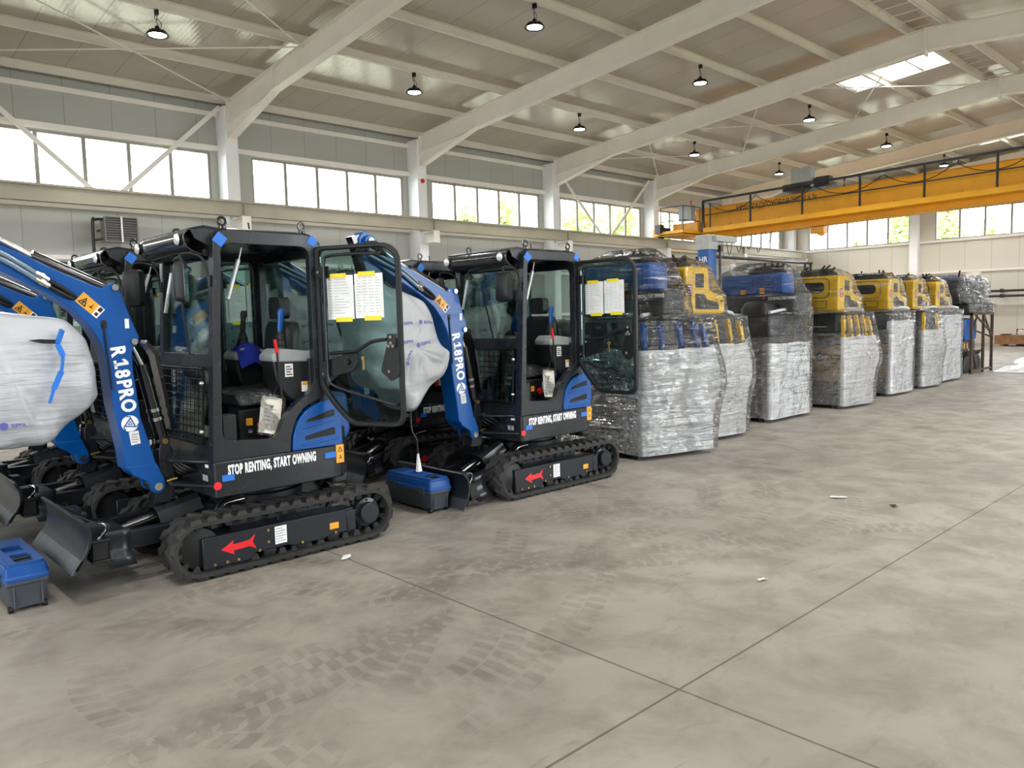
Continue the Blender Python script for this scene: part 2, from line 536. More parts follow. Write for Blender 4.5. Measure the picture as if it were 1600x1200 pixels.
# roof slopes with openings for the skylights
SKY = [(23.1, 24.5), (35.1, 36.5)]
b = MB()
zu = lambda y: zt(y) + 0.2
y_a, y_b = 7.5, 10.4
for (xa, xb) in ((X0, SKY[0][0]), (SKY[0][1], SKY[1][0]), (SKY[1][1], X1)):
    b.prism([(YL + 0.3, zu(YL + 0.3)), (RIDGE, zu(RIDGE)), (RIDGE, zu(RIDGE) + 0.12), (YL + 0.3, zu(YL + 0.3) + 0.12)], 'yz', xa, xb)
for (xa, xb) in SKY:
    for (p, q) in ((YL + 0.3, y_b), (y_a, RIDGE)):
        b.prism([(p, zu(p)), (q, zu(q)), (q, zu(q) + 0.12), (p, zu(p) + 0.12)], 'yz', xa, xb)
b.prism([(YR - 0.3, zu(YR - 0.3)), (RIDGE, zu(RIDGE)), (RIDGE, zu(RIDGE) + 0.12), (YR - 0.3, zu(YR - 0.3) + 0.12)], 'yz', X0, X1)
struct(b.build('ceiling', M['roof']))
def portal(name, loc, rot, sx, sy):
    d = bpy.data.lights.new(name, 'AREA'); d.shape = 'RECTANGLE'; d.size = sx; d.size_y = sy; d.energy = 1
    d.cycles.is_portal = True
    o = bpy.data.objects.new(name, d); COL.objects.link(o); o.location = loc; o.rotation_euler = rot
    return o
for i, (xa, xb) in enumerate(SKY):
    g = MB()
    g.prism([(y_a, zu(y_a) + 0.10), (y_b, zu(y_b) + 0.10), (y_b, zu(y_b) + 0.115), (y_a, zu(y_a) + 0.115)], 'yz', xa, xb)
    s = struct(g.build('skylight', M['pane']))
    f = MB()
    for yy in (y_a, 8.5, 9.5, y_b):
        f.bar((xa, yy, zu(yy) + 0.06), (xb, yy, zu(yy) + 0.06), 0.04, 0.06)
    f.build('skylight_frame', M['win_frame'], s)
    portal('skylight_daylight', ((xa + xb) / 2, (y_a + y_b) / 2, zu(8.9) + 0.14), (0.088, 0, 0), xb - xa, y_b - y_a)

# walls with a window band
WZ0, WZ1 = 4.74, 6.06
def wall_band(name, spans, plane, a, b_, u0, u1, ztop, mat, added_gates=()):
    m = MB()
    holes = [[(p, WZ0), (q, WZ0), (q, WZ1), (p, WZ1)] for p, q in spans]
    for gate in added_gates: holes.append([(gate[0], 0.02), (gate[1], 0.02), (gate[1], gate[2]), (gate[0], gate[2])])
    m.plate([(u0, 0)] + [(u1, 0)] + ztop, holes, plane, a, b_)
    return struct(m.build(name, mat))
ADDED_GATES = [(8.2, 14.0, 4.4), (20.2, 26.0, 4.4)]  # gate openings added in the unseen right wall for their daylight and glints
bays = [(FR[i] + (0.92 if i != 8 else 1), FR[i] + 5.8) for i in range(8)]
bays[7] = (FR[7] + 0.92, FR[7] + 5.6)
wall_band('wall_left', bays, 'xz', YL, YL + 0.12, X0, X1, [(X1, zu(YL)), (X0, zu(YL))], M['wall'])
wall_band('wall_right', bays, 'xz', YR - 0.12, YR, X0, X1, [(X1, zu(YR)), (X0, zu(YR))], M['wall'], ADDED_GATES)
ends = [(13.93 + 6.3 * k + 0.0, 18.85 + 6.3 * k) for k in (0,)] + [(7.75, 12.82), (1.45, 6.5), (-4.85, 0.2)]
tops = [(YL, zu(YL)), (RIDGE, zu(RIDGE)), (YR, zu(YR))]
wall_band('wall_end', ends, 'yz', X1, X1 + 0.12, YR, YL, tops, M['wall_end'])
wall_band('wall_behind', ends, 'yz', X0 - 0.12, X0, YR, YL, tops, M['wall_end'], [(-4.6, 2.4, 4.4)])  # its gate opening is added, out of view, to let in more light
portal('added_gate_daylight', (X0 - 0.12, -1.1, 2.2), (radians(90), 0, radians(-90)), 7.0, 4.36)

nwin = [0]
for g0, g1, g2 in ADDED_GATES:
    portal('added_gate_daylight', ((g0 + g1) / 2, YR - 0.12, g2 / 2 + 0.02), (radians(90), 0, 0), g1 - g0, g2 - 0.04)
def window(along, u0, u1, c, z0=WZ0, z1=WZ1, n=5):
    nwin[0] += 1
    g = MB()
    if along == 'x': g.box(u0, u1, c + 0.055, c + 0.065, z0, z1)
    else: g.box(c + 0.055, c + 0.065, u0, u1, z0, z1)
    w = struct(g.build('window_%d' % nwin[0], M['pane']))
    f = MB()
    t = 0.05
    for i in range(n + 1):
        u = u0 + (u1 - u0) * i / n
        u = min(max(u, u0 + t / 2), u1 - t / 2)
        wd = t if i in (0, n) else 0.085
        if along == 'x': f.box(u - wd / 2, u + wd / 2, c + 0.02, c + 0.10, z0, z1)
        else: f.box(c + 0.02, c + 0.10, u - wd / 2, u + wd / 2, z0, z1)
    for z in (z0, z1 - t):
        if along == 'x': f.box(u0, u1, c + 0.018, c + 0.102, z, z + t)
        else: f.box(c + 0.018, c + 0.102, u0, u1, z, z + t)
    f.build('window_frame', M['win_frame'], w)
    return w
for u0, u1 in bays:
    window('x', u0, u1, YL)
    portal('window_daylight', ((u0 + u1) / 2, YL + 0.12, (WZ0 + WZ1) / 2), (radians(-90), 0, 0), u1 - u0, WZ1 - WZ0)
    window('x', u0, u1, YR - 0.12)
    portal('window_daylight', ((u0 + u1) / 2, YR - 0.12, (WZ0 + WZ1) / 2), (radians(90), 0, 0), u1 - u0, WZ1 - WZ0)
for u0, u1 in ends:
    window('y', u0, u1, X1)
    portal('window_daylight', (X1 + 0.12, (u0 + u1) / 2, (WZ0 + WZ1) / 2), (radians(90), 0, radians(90)), u1 - u0, WZ1 - WZ0)
    window('y', u0, u1, X0 - 0.12)
    portal('window_daylight', (X0 - 0.12, (u0 + u1) / 2, (WZ0 + WZ1) / 2), (radians(90), 0, radians(-90)), u1 - u0, WZ1 - WZ0)

# columns and rafters
for i, x in enumerate(FR):
    for side in (1, -1):
        y0 = YL if side == 1 else YR
        yi = y0 - 0.53 * side
        c = MB().box(x, x + 0.33, min(y0, yi), max(y0, yi), 0, zt(yi) - 0.12)
        c.box(x - 0.004, x + 0.334, min(y0, yi) - 0.004, max(y0, yi) + 0.0, 5.93, 5.94)
        struct(c.build('steel_column', M['column'], bevel=0.004))
    xc = x + 0.165
    r = MB()
    D = 0.5
    for side in (1, -1):
        ye = (YL - 0.53 if side == 1 else YR + 0.53)
        n0 = ye - 0.03 * side
        hy = RIDGE + (16.95 - RIDGE) * side
        web = [(RIDGE, zt(RIDGE)), (n0, zt(n0)), (n0, 6.36), (hy, zt(hy) - D), (RIDGE, zt(RIDGE) - D)]
        r.prism(web, 'yz', xc - 0.012, xc + 0.012)
        def fl(p, q, w=0.22, t=0.022):
            r.prism([p, q, (q[0], q[1] - t), (p[0], p[1] - t)], 'yz', xc - w / 2, xc + w / 2)
        fl((RIDGE, zt(RIDGE)), (n0, zt(n0)))
        fl((RIDGE, zt(RIDGE) - D), (hy, zt(hy) - D))
        fl((hy, zt(hy) - D), (n0, zt(n0) - D), 0.20, 0.016)
        fl((hy, zt(hy) - D), (n0, 6.36))
        r.box(xc - 0.11, xc + 0.11, min(n0, ye), max(n0, ye), 6.26, zt(n0) + 0.06)       # end plate
        r.box(xc - 0.1, xc + 0.1, hy - 0.012, hy + 0.012, zt(hy) - D, zt(hy))            # stiffener
    r.box(xc - 0.12, xc + 0.12, RIDGE - 0.02, RIDGE + 0.02, zt(RIDGE) - D - 0.14, zt(RIDGE))
    struct(r.build('steel_rafter', M['frame_white']))

# purlins on the rafters (C sections), one object per run
PY = [19.75, 17.7, 15.6, 13.5, 11.45, 9.4, 7.55]
def purlin(y):
    z = zt(y)
    b = MB()
    s = 1 if y > RIDGE else -1
    h = 0.2
    b.box(X0, X1, y - 0.008, y + 0.008, z, z + h)
    b.box(X0, X1, y - 0.07 * s if s > 0 else y, y if s > 0 else y + 0.07, z, z + 0.012)
    b.box(X0, X1, y - 0.07 * s if s > 0 else y, y if s > 0 else y + 0.07, z + h - 0.012, z + h)
    return struct(b.build('roof_purlin', M['purlin']))
for y in PY:
    purlin(y); purlin(2 * RIDGE - y)
for y in (6.9, 7.3):                                    # ridge slots between the twin ridge purlins
    b = MB()
    for k in range(80):
        b.box(X0 + 0.6 * k, X0 + 0.6 * k + 0.05, RIDGE - 0.4, RIDGE + 0.4, 8.39, 8.40)
    if y == 6.9: struct(b.build('ridge_spacer', M['purlin']))
struct(MB().box(X0, X1, 19.86, 19.99, 7.42, 7.60).build('eave_beam', M['frame_white']))
# wall girts and lintels, both long sides and both ends
for z, h, d in ((6.94, 0.12, 0.1), (6.08, 0.13, 0.12), (4.36, 0.12, 0.12), (3.2, 0.1, 0.08), (1.68, 0.1, 0.08)):
    for y in (YL - d / 2, YR + d / 2):
        struct(MB().box(X0, X1, y - d / 2, y + d / 2, z, z + h).build('wall_girt', M['frame_white']))
for z, h in ((4.62, 0.1), (6.1, 0.1), (3.2, 0.09), (1.67, 0.09)):
    for x in (X1 - 0.04, X0 + 0.04):
        struct(MB().box(x - 0.04, x + 0.04, YR, YL, z, z + h).build('wall_girt', M['frame_white']))
for y in (13.46, 7.16, 0.85):                            # posts of the end walls
    for x in (X1 - 0.3, X0 + 0.02):
        struct(MB().box(x, x + 0.28, y, y + 0.37, 0, zt(y) - 0.02).build('steel_column', M['column'], bevel=0.004))

# crane runway on brackets, with the rail
for s, yb in ((1, 18.98), (-1, -4.98)):
    b = MB()
    b.box(X0, 38.45, yb - 0.1, yb + 0.1, 4.655, 4.675)
    b.box(X0, 38.45, yb - 0.008, yb + 0.008, 4.35, 4.655)
    b.box(X0, 38.45, yb - 0.1, yb + 0.1, 4.33, 4.35)
    b.box(X0, 38.45, yb - 0.025, yb + 0.025, 4.675, 4.715)
    for x in FR:
        b.box(x + 0.155, x + 0.175, yb - 0.095, yb + 0.095, 4.35, 4.655)
    struct(b.build('runway_beam', M['runway']))
    for x in FR[1:]:
        c = MB()
        yc = 19.47 if s == 1 else -5.47
        a0, a1 = min(yc, yb - 0.14 * s), max(yc, yb - 0.14 * s)
        c.box(x + 0.05, x + 0.28, a0, a1, 4.30, 4.33)
        c.box(x + 0.155, x + 0.175, a0, a1, 4.0, 4.30)
        c.box(x + 0.05, x + 0.28, a0, a1, 3.97, 4.0)
        c.box(x + 0.05, x + 0.28, yb - 0.14 * s - 0.01, yb - 0.14 * s + 0.01, 3.97, 4.33)
        struct(c.build('runway_bracket', M['frame_white']))

# cross bracing in two bays: flats on the wall, rods under the roof
for xa in (2.5, 20.5):
    for (p, q) in (((xa + 0.3, 7.15), (xa + 2.95, 4.75)), ((xa + 6.0, 7.15), (xa + 3.5, 4.75))):
        struct(MB().bar((p[0], 19.7, p[1]), (q[0], 19.7, q[1]), 0.02, 0.11).build('wall_brace', M['frame_white']))
    yn = [19.3, 15.5, 11.4, 7.6]
    for ya, yb in zip(yn, yn[1:]):
        for (a, c) in ((ya, yb), (yb, ya)):
            p = V((xa + 0.2, a, zt(a) - 0.07)); q = V((xa + 6.1, c, zt(c) - 0.07))
            r = MB().tube([p, q], 0.016, 6)
            for t in (0.06, 0.9):
                r.tube([p.lerp(q, t), p.lerp(q, t + 0.035)], 0.032, 6)
            struct(r.build('roof_brace_rod', M['frame_white']))

# high-bay lamps on chains under the purlins
def lamp_proto():
    t = thing('high_bay_lamp', '', 'lamp')
    b = MB().lathe([(0.03, 0.16), (0.045, 0.13), (0.05, 0.09), (0.10, 0.075), (0.175, 0.04), (0.205, 0.0), (0.205, -0.02), (0.195, -0.02), (0.17, -0.004)], (0, 0, 0), 'z', 24)
    for k in range(12):
        a = 2 * pi * k / 12
        b.bar((0.05 * cos(a), 0.05 * sin(a), 0.085), (0.15 * cos(a), 0.15 * sin(a), 0.06), 0.008, 0.03)
    b.build('housing', M['black'], t, smooth=40)
    MB().lathe([(0.152, 0.0), (0.152, -0.012), (0.13, -0.018)], (0, 0, 0), 'z', 24).build('led_panel', M['lamp_glow'], t)
    MB().tube([(0, 0, 0.15), (0.012, 0, 0.2), (-0.012, 0, 0.25), (0.012, 0, 0.3), (0, 0, 0.36)], 0.007, 6).build('hanging_chain', M['black'], t)
    MB().tube(smooth_path([(0.02, 0, 0.1), (0.09, 0.02, 0.18), (0.05, 0, 0.27), (-0.03, 0.01, 0.30), (0.01, 0, 0.42)]), 0.006, 6).build('cable', M['black'], t)
    MB().box(-0.03, 0.03, -0.05, 0.03, 0.36, 0.47).build('junction_box', M['black'], t)
    return t
lamp0 = lamp_proto()
lamp_spots = [(5.6 + 6 * i, 15.6, 0) for i in range(6)] + [(5.6 + 6 * i, 11.45, 1) for i in range(6)]
lamp_spots += [(5.6 + 6 * i, 2 * RIDGE - 15.6, 2) for i in range(5)] + [(5.6 + 6 * i, 2 * RIDGE - 11.45, 3) for i in range(5)]
lamp_spots += [(-0.4, 15.6, 4), (-0.4, 11.45, 5), (-0.4, 2.75, 6), (-0.4, -1.4, 7)]
bayn = ['first', 'second', 'third', 'fourth', 'fifth', 'sixth']
for i, (x, y, row) in enumerate(lamp_spots):
    o = lamp0 if i == 0 else copy_tree(lamp0)
    o.location = (x, y, zt(y) - 0.455)
    b_ = bayn[max(0, min(5, int((x - 2.5) // 6)))]
    o['label'] = {0: 'round high bay lamp of the row nearer the window wall, in the %s roof bay',
                  1: 'round high bay lamp of the row nearer the ridge, in the %s roof bay',
                  2: 'round high bay lamp beyond the ridge near the right wall, in the %s roof bay',
                  3: 'round high bay lamp beyond the ridge and close to it, in the %s roof bay',
                  4: 'round high bay lamp nearer the window wall, in the bay behind the %s one', 5: 'round high bay lamp nearer the ridge, in the bay behind the %s one',
                  6: 'round high bay lamp just past the ridge, in the bay behind the %s one', 7: 'round high bay lamp by the right wall, in the bay behind the %s one'}[row] % b_
    o['group'] = 'high bay lamps under the roof'
    d = bpy.data.lights.new('lamp_light', 'SPOT'); d.energy = LAMP_W if 'LAMP_W' in globals() else 560; d.spot_size = radians(130); d.spot_blend = 0.6
    d.shadow_soft_size = 0.17; d.color = (1.0, 0.96, 0.9)
    l = bpy.data.objects.new('lamp_light', d); COL.objects.link(l); l.location = (x, y, zt(y) - 0.49)

# heater fan unit on the wall, alarm, pipes
t = thing('unit_heater', 'grey louvred heater fan hanging on the window wall under the runway beam', 'heater', (5.8, 19.3, 3.56))
b = MB().plate(rrect(-0.36, 0.36, 0, 0.58, 0.03), [rrect(-0.33, -0.025, 0.03, 0.55, 0.01), rrect(0.025, 0.33, 0.03, 0.55, 0.01)], 'xz', -0.2, -0.12)
b.box(-0.34, 0.34, -0.12, 0.2, 0.02, 0.56)
b.build('casing', M['heater'], t, bevel=0.006)
b = MB()
for k in range(9):
    z = 0.05 + k * 0.056
    for s in (-1, 1):
        b.box(s * 0.177 - 0.15, s * 0.177 + 0.15, -0.19, -0.135, z, z + 0.012, Matrix.Identity(4))
        b.face([(s * 0.177 - 0.15, -0.195, z), (s * 0.177 + 0.15, -0.195, z), (s * 0.177 + 0.15, -0.14, z + 0.04), (s * 0.177 - 0.15, -0.14, z + 0.04)])
b.build('louvre', M['heater'], t)
MB().box(-0.012, 0.022, -0.21, -0.195, 0, 0.58).build('centre_strip', M['frame_white'], t)
b = MB().tube(smooth_path([(-0.36, -0.05, 0.52), (-0.5, -0.05, 0.5), (-0.55, 0.0, 0.4), (-0.55, 0, -0.9)], 4), 0.035, 8)
b.tube([(-0.36, -0.05, 0.08), (-0.5, -0.02, 0.05), (-0.55, 0.0, 0.05)], 0.03, 8)
b.build('water_pipe', M['pipe'], t)
MB().box(-0.3, -0.26, 0.2, 0.66, 0.3, 0.34).box(0.26, 0.3, 0.2, 0.66, 0.3, 0.34).build('wall_bracket', M['pipe'], t)
b = MB().lathe([(0.07, 0), (0.07, -0.02), (0.055, -0.05), (0.03, -0.055)], (14.67, 19.466, 5.9), 'y', 18)
tag(b.build('alarm_sounder', M['red'], smooth=30), 'round dark red alarm sounder high on a white column', 'alarm')
b = MB().tube([(28.4, 18.4, 0.0), (28.4, 18.4, 4.05), (38.3, 18.4, 4.05)], 0.07, 8)
b.tube([(28.0, 18.4, 0.0), (28.0, 18.4, 4.0)], 0.06, 8)
b.tube([(37.6, 18.4, 0.0), (37.6, 18.4, 4.0)], 0.06, 8).tube([(38.2, 18.4, 0.0), (38.2, 18.4, 4.0)], 0.06, 8)
tag(b.build('air_pipe', M['pipe']), 'black pipe loop under the runway beam in the far corner of the hall', 'pipe')
for z, lab in ((2.3, 'upper of two black pipes along the far end wall'), (2.08, 'lower of two black pipes along the far end wall')):
    b = MB().tube([(X1 - 0.42, 0.0, z), (X1 - 0.42, 12.6, z)], 0.05, 8)
    for y in (2.2, 5.5, 10):
        b.box(X1 - 0.48, X1 - 0.001, y - 0.02, y + 0.02, z - 0.07, z + 0.09)
    tag(b.build('heating_pipe', M['pipe']), lab, 'pipe', 'pipes on the end wall')

# the outside seen through the windows
tag(MB().box(-60, 110, -60, 90, -0.5, -0.32).build('ground_outside', paint('ground_outside', rgb(150, 150, 130), 0.9)), kind='structure')
M['leaf'] = paint('tree_leaves', rgb(180, 204, 132), 0.7, 0, 0.2, 0, 0.2, 0, 3)
M['bark'] = paint('tree_bark', rgb(110, 90, 70), 0.85)
def tree(x, y, h, r, seed, label):
    rnd = random.Random(seed)
    t = thing('tree', label, 'tree', (x, y, -0.32), 0, 'trees outside the windows')
    MB().cyl((0, 0, 0), (0, 0, h * 0.75), 0.25, 8, 0.1).build('trunk', M['bark'], t)
    b = MB()
    for k in range(int(260 + 300 * r)):
        u = rnd.random() ** 0.4
        a, e = rnd.uniform(0, 2 * pi), rnd.uniform(-1, 1)
        s = sqrt(1 - e * e)
        lump = 0.72 + 0.28 * sin(3 * a + seed) * cos(4 * e + seed)
        c = V((cos(a) * s * r * u * lump, sin(a) * s * r * u * lump, h * 0.62 + e * h * 0.40 * u * lump))
        d = V((rnd.uniform(-1, 1), rnd.uniform(-1, 1), rnd.uniform(-1, 1))).normalized(); f, g = frame_of(d)
        q = rnd.uniform(0.12, 0.3)
        b.face([c + f * q, c + g * q * 0.7, c - f * q, c - g * q * 0.7])
    b.build('foliage', M['leaf'], t, recalc=False)
for i, (x, y, h, r) in enumerate(((28.6, 34, 10.2, 0.9), (31.6, 34, 10.4, 1.0), (40.5, 36, 11.5, 2.0), (45.5, 36, 12.2, 2.4), (51, 37, 11, 1.9), (54, 22.5, 7.9, 1.0), (54, 19.9, 10.5, 1.25), (54, 17.1, 10.8, 1.25), (54, 14.6, 8.0, 0.9), (54, 12.4, 7.3, 0.9))):
    tree(x, y, h, r, i + 3, 'leafy green tree outside, seen through the %s windows, %s' % (('long wall', 'end wall')[i > 4], ('first from the left', 'second from the left', 'third from the left', 'fourth from the left', 'fifth from the left')[i % 5]))
# ------------------------------------------------------------------ mini excavators
# local frame: front of the machine towards -x, its near (left-hand) side towards -y, origin on the floor
LOGO_STAMP = []

def stadium(s, R, half=0.62, zc=0.2):
    """point and outward normal on a stadium of radius R at path length s measured along radius 0.165"""
    r0 = 0.165
    P = 4 * half + 2 * pi * r0
    s = s % P
    if s < 2 * half:                                   # top run, towards the rear
        return V((-half + s, 0, zc + R)), V((0, 0, 1))
    s -= 2 * half
    if s < pi * r0:
        a = pi / 2 - s / r0
        n = V((cos(a), 0, sin(a)))
        return V((half, 0, zc)) + n * R, n
    s -= pi * r0
    if s < 2 * half:
        return V((half - s, 0, zc - R)), V((0, 0, -1))
    s -= 2 * half
    a = -pi / 2 - s / r0
    n = V((cos(a), 0, sin(a)))
    return V((-half, 0, zc)) + n * R, n
TRACK_P = 4 * 0.62 + 2 * pi * 0.165

def track_mesh(yc, w=0.23):
    b = MB()
    N = 120
    rings = []
    for i in range(N):
        o, n = stadium(TRACK_P * i / N, 0.177)
        q, n = stadium(TRACK_P * i / N, 0.150)
        rings.append([o + V((0, yc - w / 2, 0)), o + V((0, yc + w / 2, 0)), q + V((0, yc + w / 2, 0)), q + V((0, yc - w / 2, 0))])
    b.loft(rings + [rings[0]], closed_ends=False)
    n_l = 36
    p = TRACK_P / n_l
    for i in range(n_l):
        for side in (-1, 1):
            s0 = i * p + (0.5 * p if side > 0 else 0)
            skew = 0.028
            y_out, y_in = yc + side * (w / 2 + 0.002), yc + side * 0.004
            base, top = [], []
            for (ds, y, k) in ((-0.036, y_out, -1), (0.036, y_out, -1), (0.036, y_in, 1), (-0.036, y_in, 1)):
                pt, n = stadium(s0 + ds + skew * k, 0.175)
                base.append(pt + V((0, y, 0)))
                pt, n = stadium(s0 + ds * 0.62 + skew * k, 0.200 if k < 0 else 0.196)
                top.append(pt + V((0, y - side * (0.012 if k < 0 else 0), 0)))
            b.loft([base, top])
    for i in range(n_l):                                # guide teeth on the inside
        for side in (-1, 1):
            s0 = i * p
            rg = []
            for R, h in ((0.152, 0.028), (0.112, 0.016)):
                q = []
                for (ds, dy) in ((-h, -0.016), (h, -0.016), (h, 0.016), (-h, 0.016)):
                    pt, n = stadium(s0 + ds, R)
                    q.append(pt + V((0, yc + side * 0.05 + dy * (1 if R > 0.13 else 0.7), 0)))
                rg.append(q)
            b.loft(rg)
    return b

def arrow_mesh(y):
    b = MB()
    pts = [(-0.495, 0.168), (-0.41, 0.215), (-0.415, 0.188), (-0.305, 0.196), (-0.262, 0.226), (-0.282, 0.180), (-0.258, 0.128), (-0.302, 0.154), (-0.412, 0.148), (-0.41, 0.122)]
    return b.prism(pts, 'xz', y - 0.002, y)

def bolt(b, c, axis, r=0.012, h=0.012):
    c = V(c); d = {'x': V((1, 0, 0)), 'y': V((0, 1, 0)), 'z': V((0, 0, 1))}[axis]
    b.cyl(c, c + d * h, r, 6)

def undercarriage(root):
    for side in (-1, 1):
        yc = side * 0.415
        track_mesh(yc).build('rubber_track', M['rubber'], root, smooth=25)
        yo = yc + side * 0.085                       # outer face of the frame plate
        fr = MB()
        low = [(-0.61, 0.06), (-0.30, 0.06), (-0.265, 0.10), (-0.02, 0.10), (0.01, 0.085), (0.25, 0.085), (0.28, 0.10), (0.43, 0.10), (0.43, 0.265), (-0.61, 0.265)]
        fr.prism(low, 'xz', min(yo, yo - side * 0.02), max(yo, yo - side * 0.02))
        fr.box(-0.6, 0.5, yc - 0.06, yc + 0.07, 0.13, 0.262)
        fr.box(0.43, 0.5, yc - 0.09, yc + 0.09, 0.1, 0.25)
        f = fr.build('track_frame', M['steel_dark'], root, bevel=0.006)
        w = MB()
        w.lathe([(0.03, -0.062), (0.05, -0.058), (0.128, -0.05), (0.136, -0.03), (0.136, 0.03), (0.128, 0.05), (0.05, 0.058), (0.03, 0.062)], (-0.62, yc, 0.2), 'y', 28)
        w.build('idler_wheel', M['black'], f, smooth=30)
        for k in range(4):
            MB().lathe([(0.025, -0.08), (0.045, -0.075), (0.045, -0.02), (0.03, -0.015), (0.03, 0.015), (0.045, 0.02), (0.045, 0.075), (0.025, 0.08)], (-0.4 + k * 0.24, yc, 0.088), 'y', 14).build('roller', M['black'], f, smooth=30)
        s = MB()
        n = 13
        prof = []
        for k in range(n):
            for da, r in ((-0.30, 0.112), (-0.15, 0.135), (0.15, 0.135), (0.30, 0.112)):
                a = 2 * pi * (k + da) / n
                prof.append((0.62 + r * cos(a), 0.2 + r * sin(a)))
        s.prism(prof, 'xz', yc - 0.018, yc + 0.018)
        s.build('drive_sprocket', M['black'], f)
        s = MB()
        s.lathe([(0.105, 0.0), (0.105, 0.05), (0.078, 0.055), (0.078, 0.098), (0.07, 0.104)] if side > 0 else [(0.07, -0.104), (0.078, -0.098), (0.078, -0.055), (0.105, -0.05), (0.105, 0.0)], (0.62, yc, 0.2), 'y', 28)
        for k in range(8):
            a = 2 * pi * k / 8
            bolt(s, (0.62 + 0.092 * cos(a), yc + side * 0.05 - (0.01 if side < 0 else 0), 0.2 + 0.092 * sin(a)), 'y', 0.009, 0.01)
        s.build('drive_motor', M['steel_dark'], f, smooth=30)
        yb = yo if side > 0 else yo - 0.01
        s = MB()
        for (x, z) in ((-0.54, 0.085), (-0.46, 0.085), (-0.385, 0.085), (-0.24, 0.112), (0.07, 0.10), (0.33, 0.115), (-0.175, 0.235), (-0.175, 0.155)):
            bolt(s, (x, yb, z), 'y', 0.010, 0.01)
        s.build('frame_bolts', M['brass'], f)
        arrow_mesh(yo if side < 0 else yo + 0.002).build('travel_arrow', M['red'], f)
        y0 = (yo - 0.002, yo) if side < 0 else (yo, yo + 0.002)
        MB().box(-0.125, -0.04, y0[0], y0[1], 0.125, 0.245).build('white_plate', M['paper'], f)
        s = MB()
        for k in range(6):
            s.box(-0.118, -0.05 - 0.02 * (k % 2), y0[0] - 0.001, y0[1] + 0.001, 0.14 + k * 0.017, 0.146 + k * 0.017)
        s.build('plate_print', M['print'], f)
        MB().box(0.29, 0.36, y0[0], y0[1], 0.14, 0.185).build('warning_label', M['label_orange'], f)
        h = MB().tube(smooth_path([(-0.06, yc, 0.268), (-0.03, yc, 0.295), (0.07, yc, 0.295), (0.1, yc, 0.268)], 4), 0.008, 6)
        h.build('grab_loop', M['black'], f)
    b = MB()
    b.box(-0.36, 0.36, -0.33, 0.33, 0.19, 0.30)
    b.prism([(-0.3, 0.3), (0.3, 0.3), (0.24, 0.38), (-0.24, 0.38)], 'xz', -0.25, 0.25)
    for s in (-1, 1):
        b.prism([(-0.52, 0.2), (-0.3, 0.2), (-0.3, 0.36), (-0.40, 0.40), (-0.5, 0.36)], 'xz', s * 0.05 - 0.012, s * 0.05 + 0.012)
        b.box(-0.5, -0.3, s * 0.23 - 0.05, s * 0.23 + 0.05, 0.2, 0.31)
    c = b.build('undercarriage_frame', M['steel_dark'], root, bevel=0.008)
    MB().lathe([(0.25, 0.38), (0.31, 0.385), (0.31, 0.43), (0.28, 0.44), (0.28, 0.49)], (0, 0, 0), 'z', 32).build('slew_ring', M['black'], root, smooth=30)
    h = MB()
    for k, y in enumerate((-0.26, -0.2, 0.2)):
        h.tube(smooth_path([(-0.42, y, 0.3), (-0.36, y, 0.41), (-0.2, y * 0.8, 0.43), (0.1, y * 0.6, 0.42 + 0.015 * k), (0.25, y * 0.4, 0.46)], 5), 0.013, 7)
    h.build('hydraulic_hose', M['black'], root, smooth=60)
    h = MB().tube(smooth_path([(-0.38, -0.255, 0.33), (-0.36, -0.26, 0.40), (-0.31, -0.26, 0.415), (-0.22, -0.255, 0.42)], 5), 0.014, 8)
    h.tube(smooth_path([(-0.55, -0.12, 0.31), (-0.5, -0.16, 0.32), (-0.46, -0.2, 0.30), (-0.43, -0.22, 0.26)], 5), 0.012, 8)
    h.build('steel_pipe', M['chrome'], root, smooth=60)

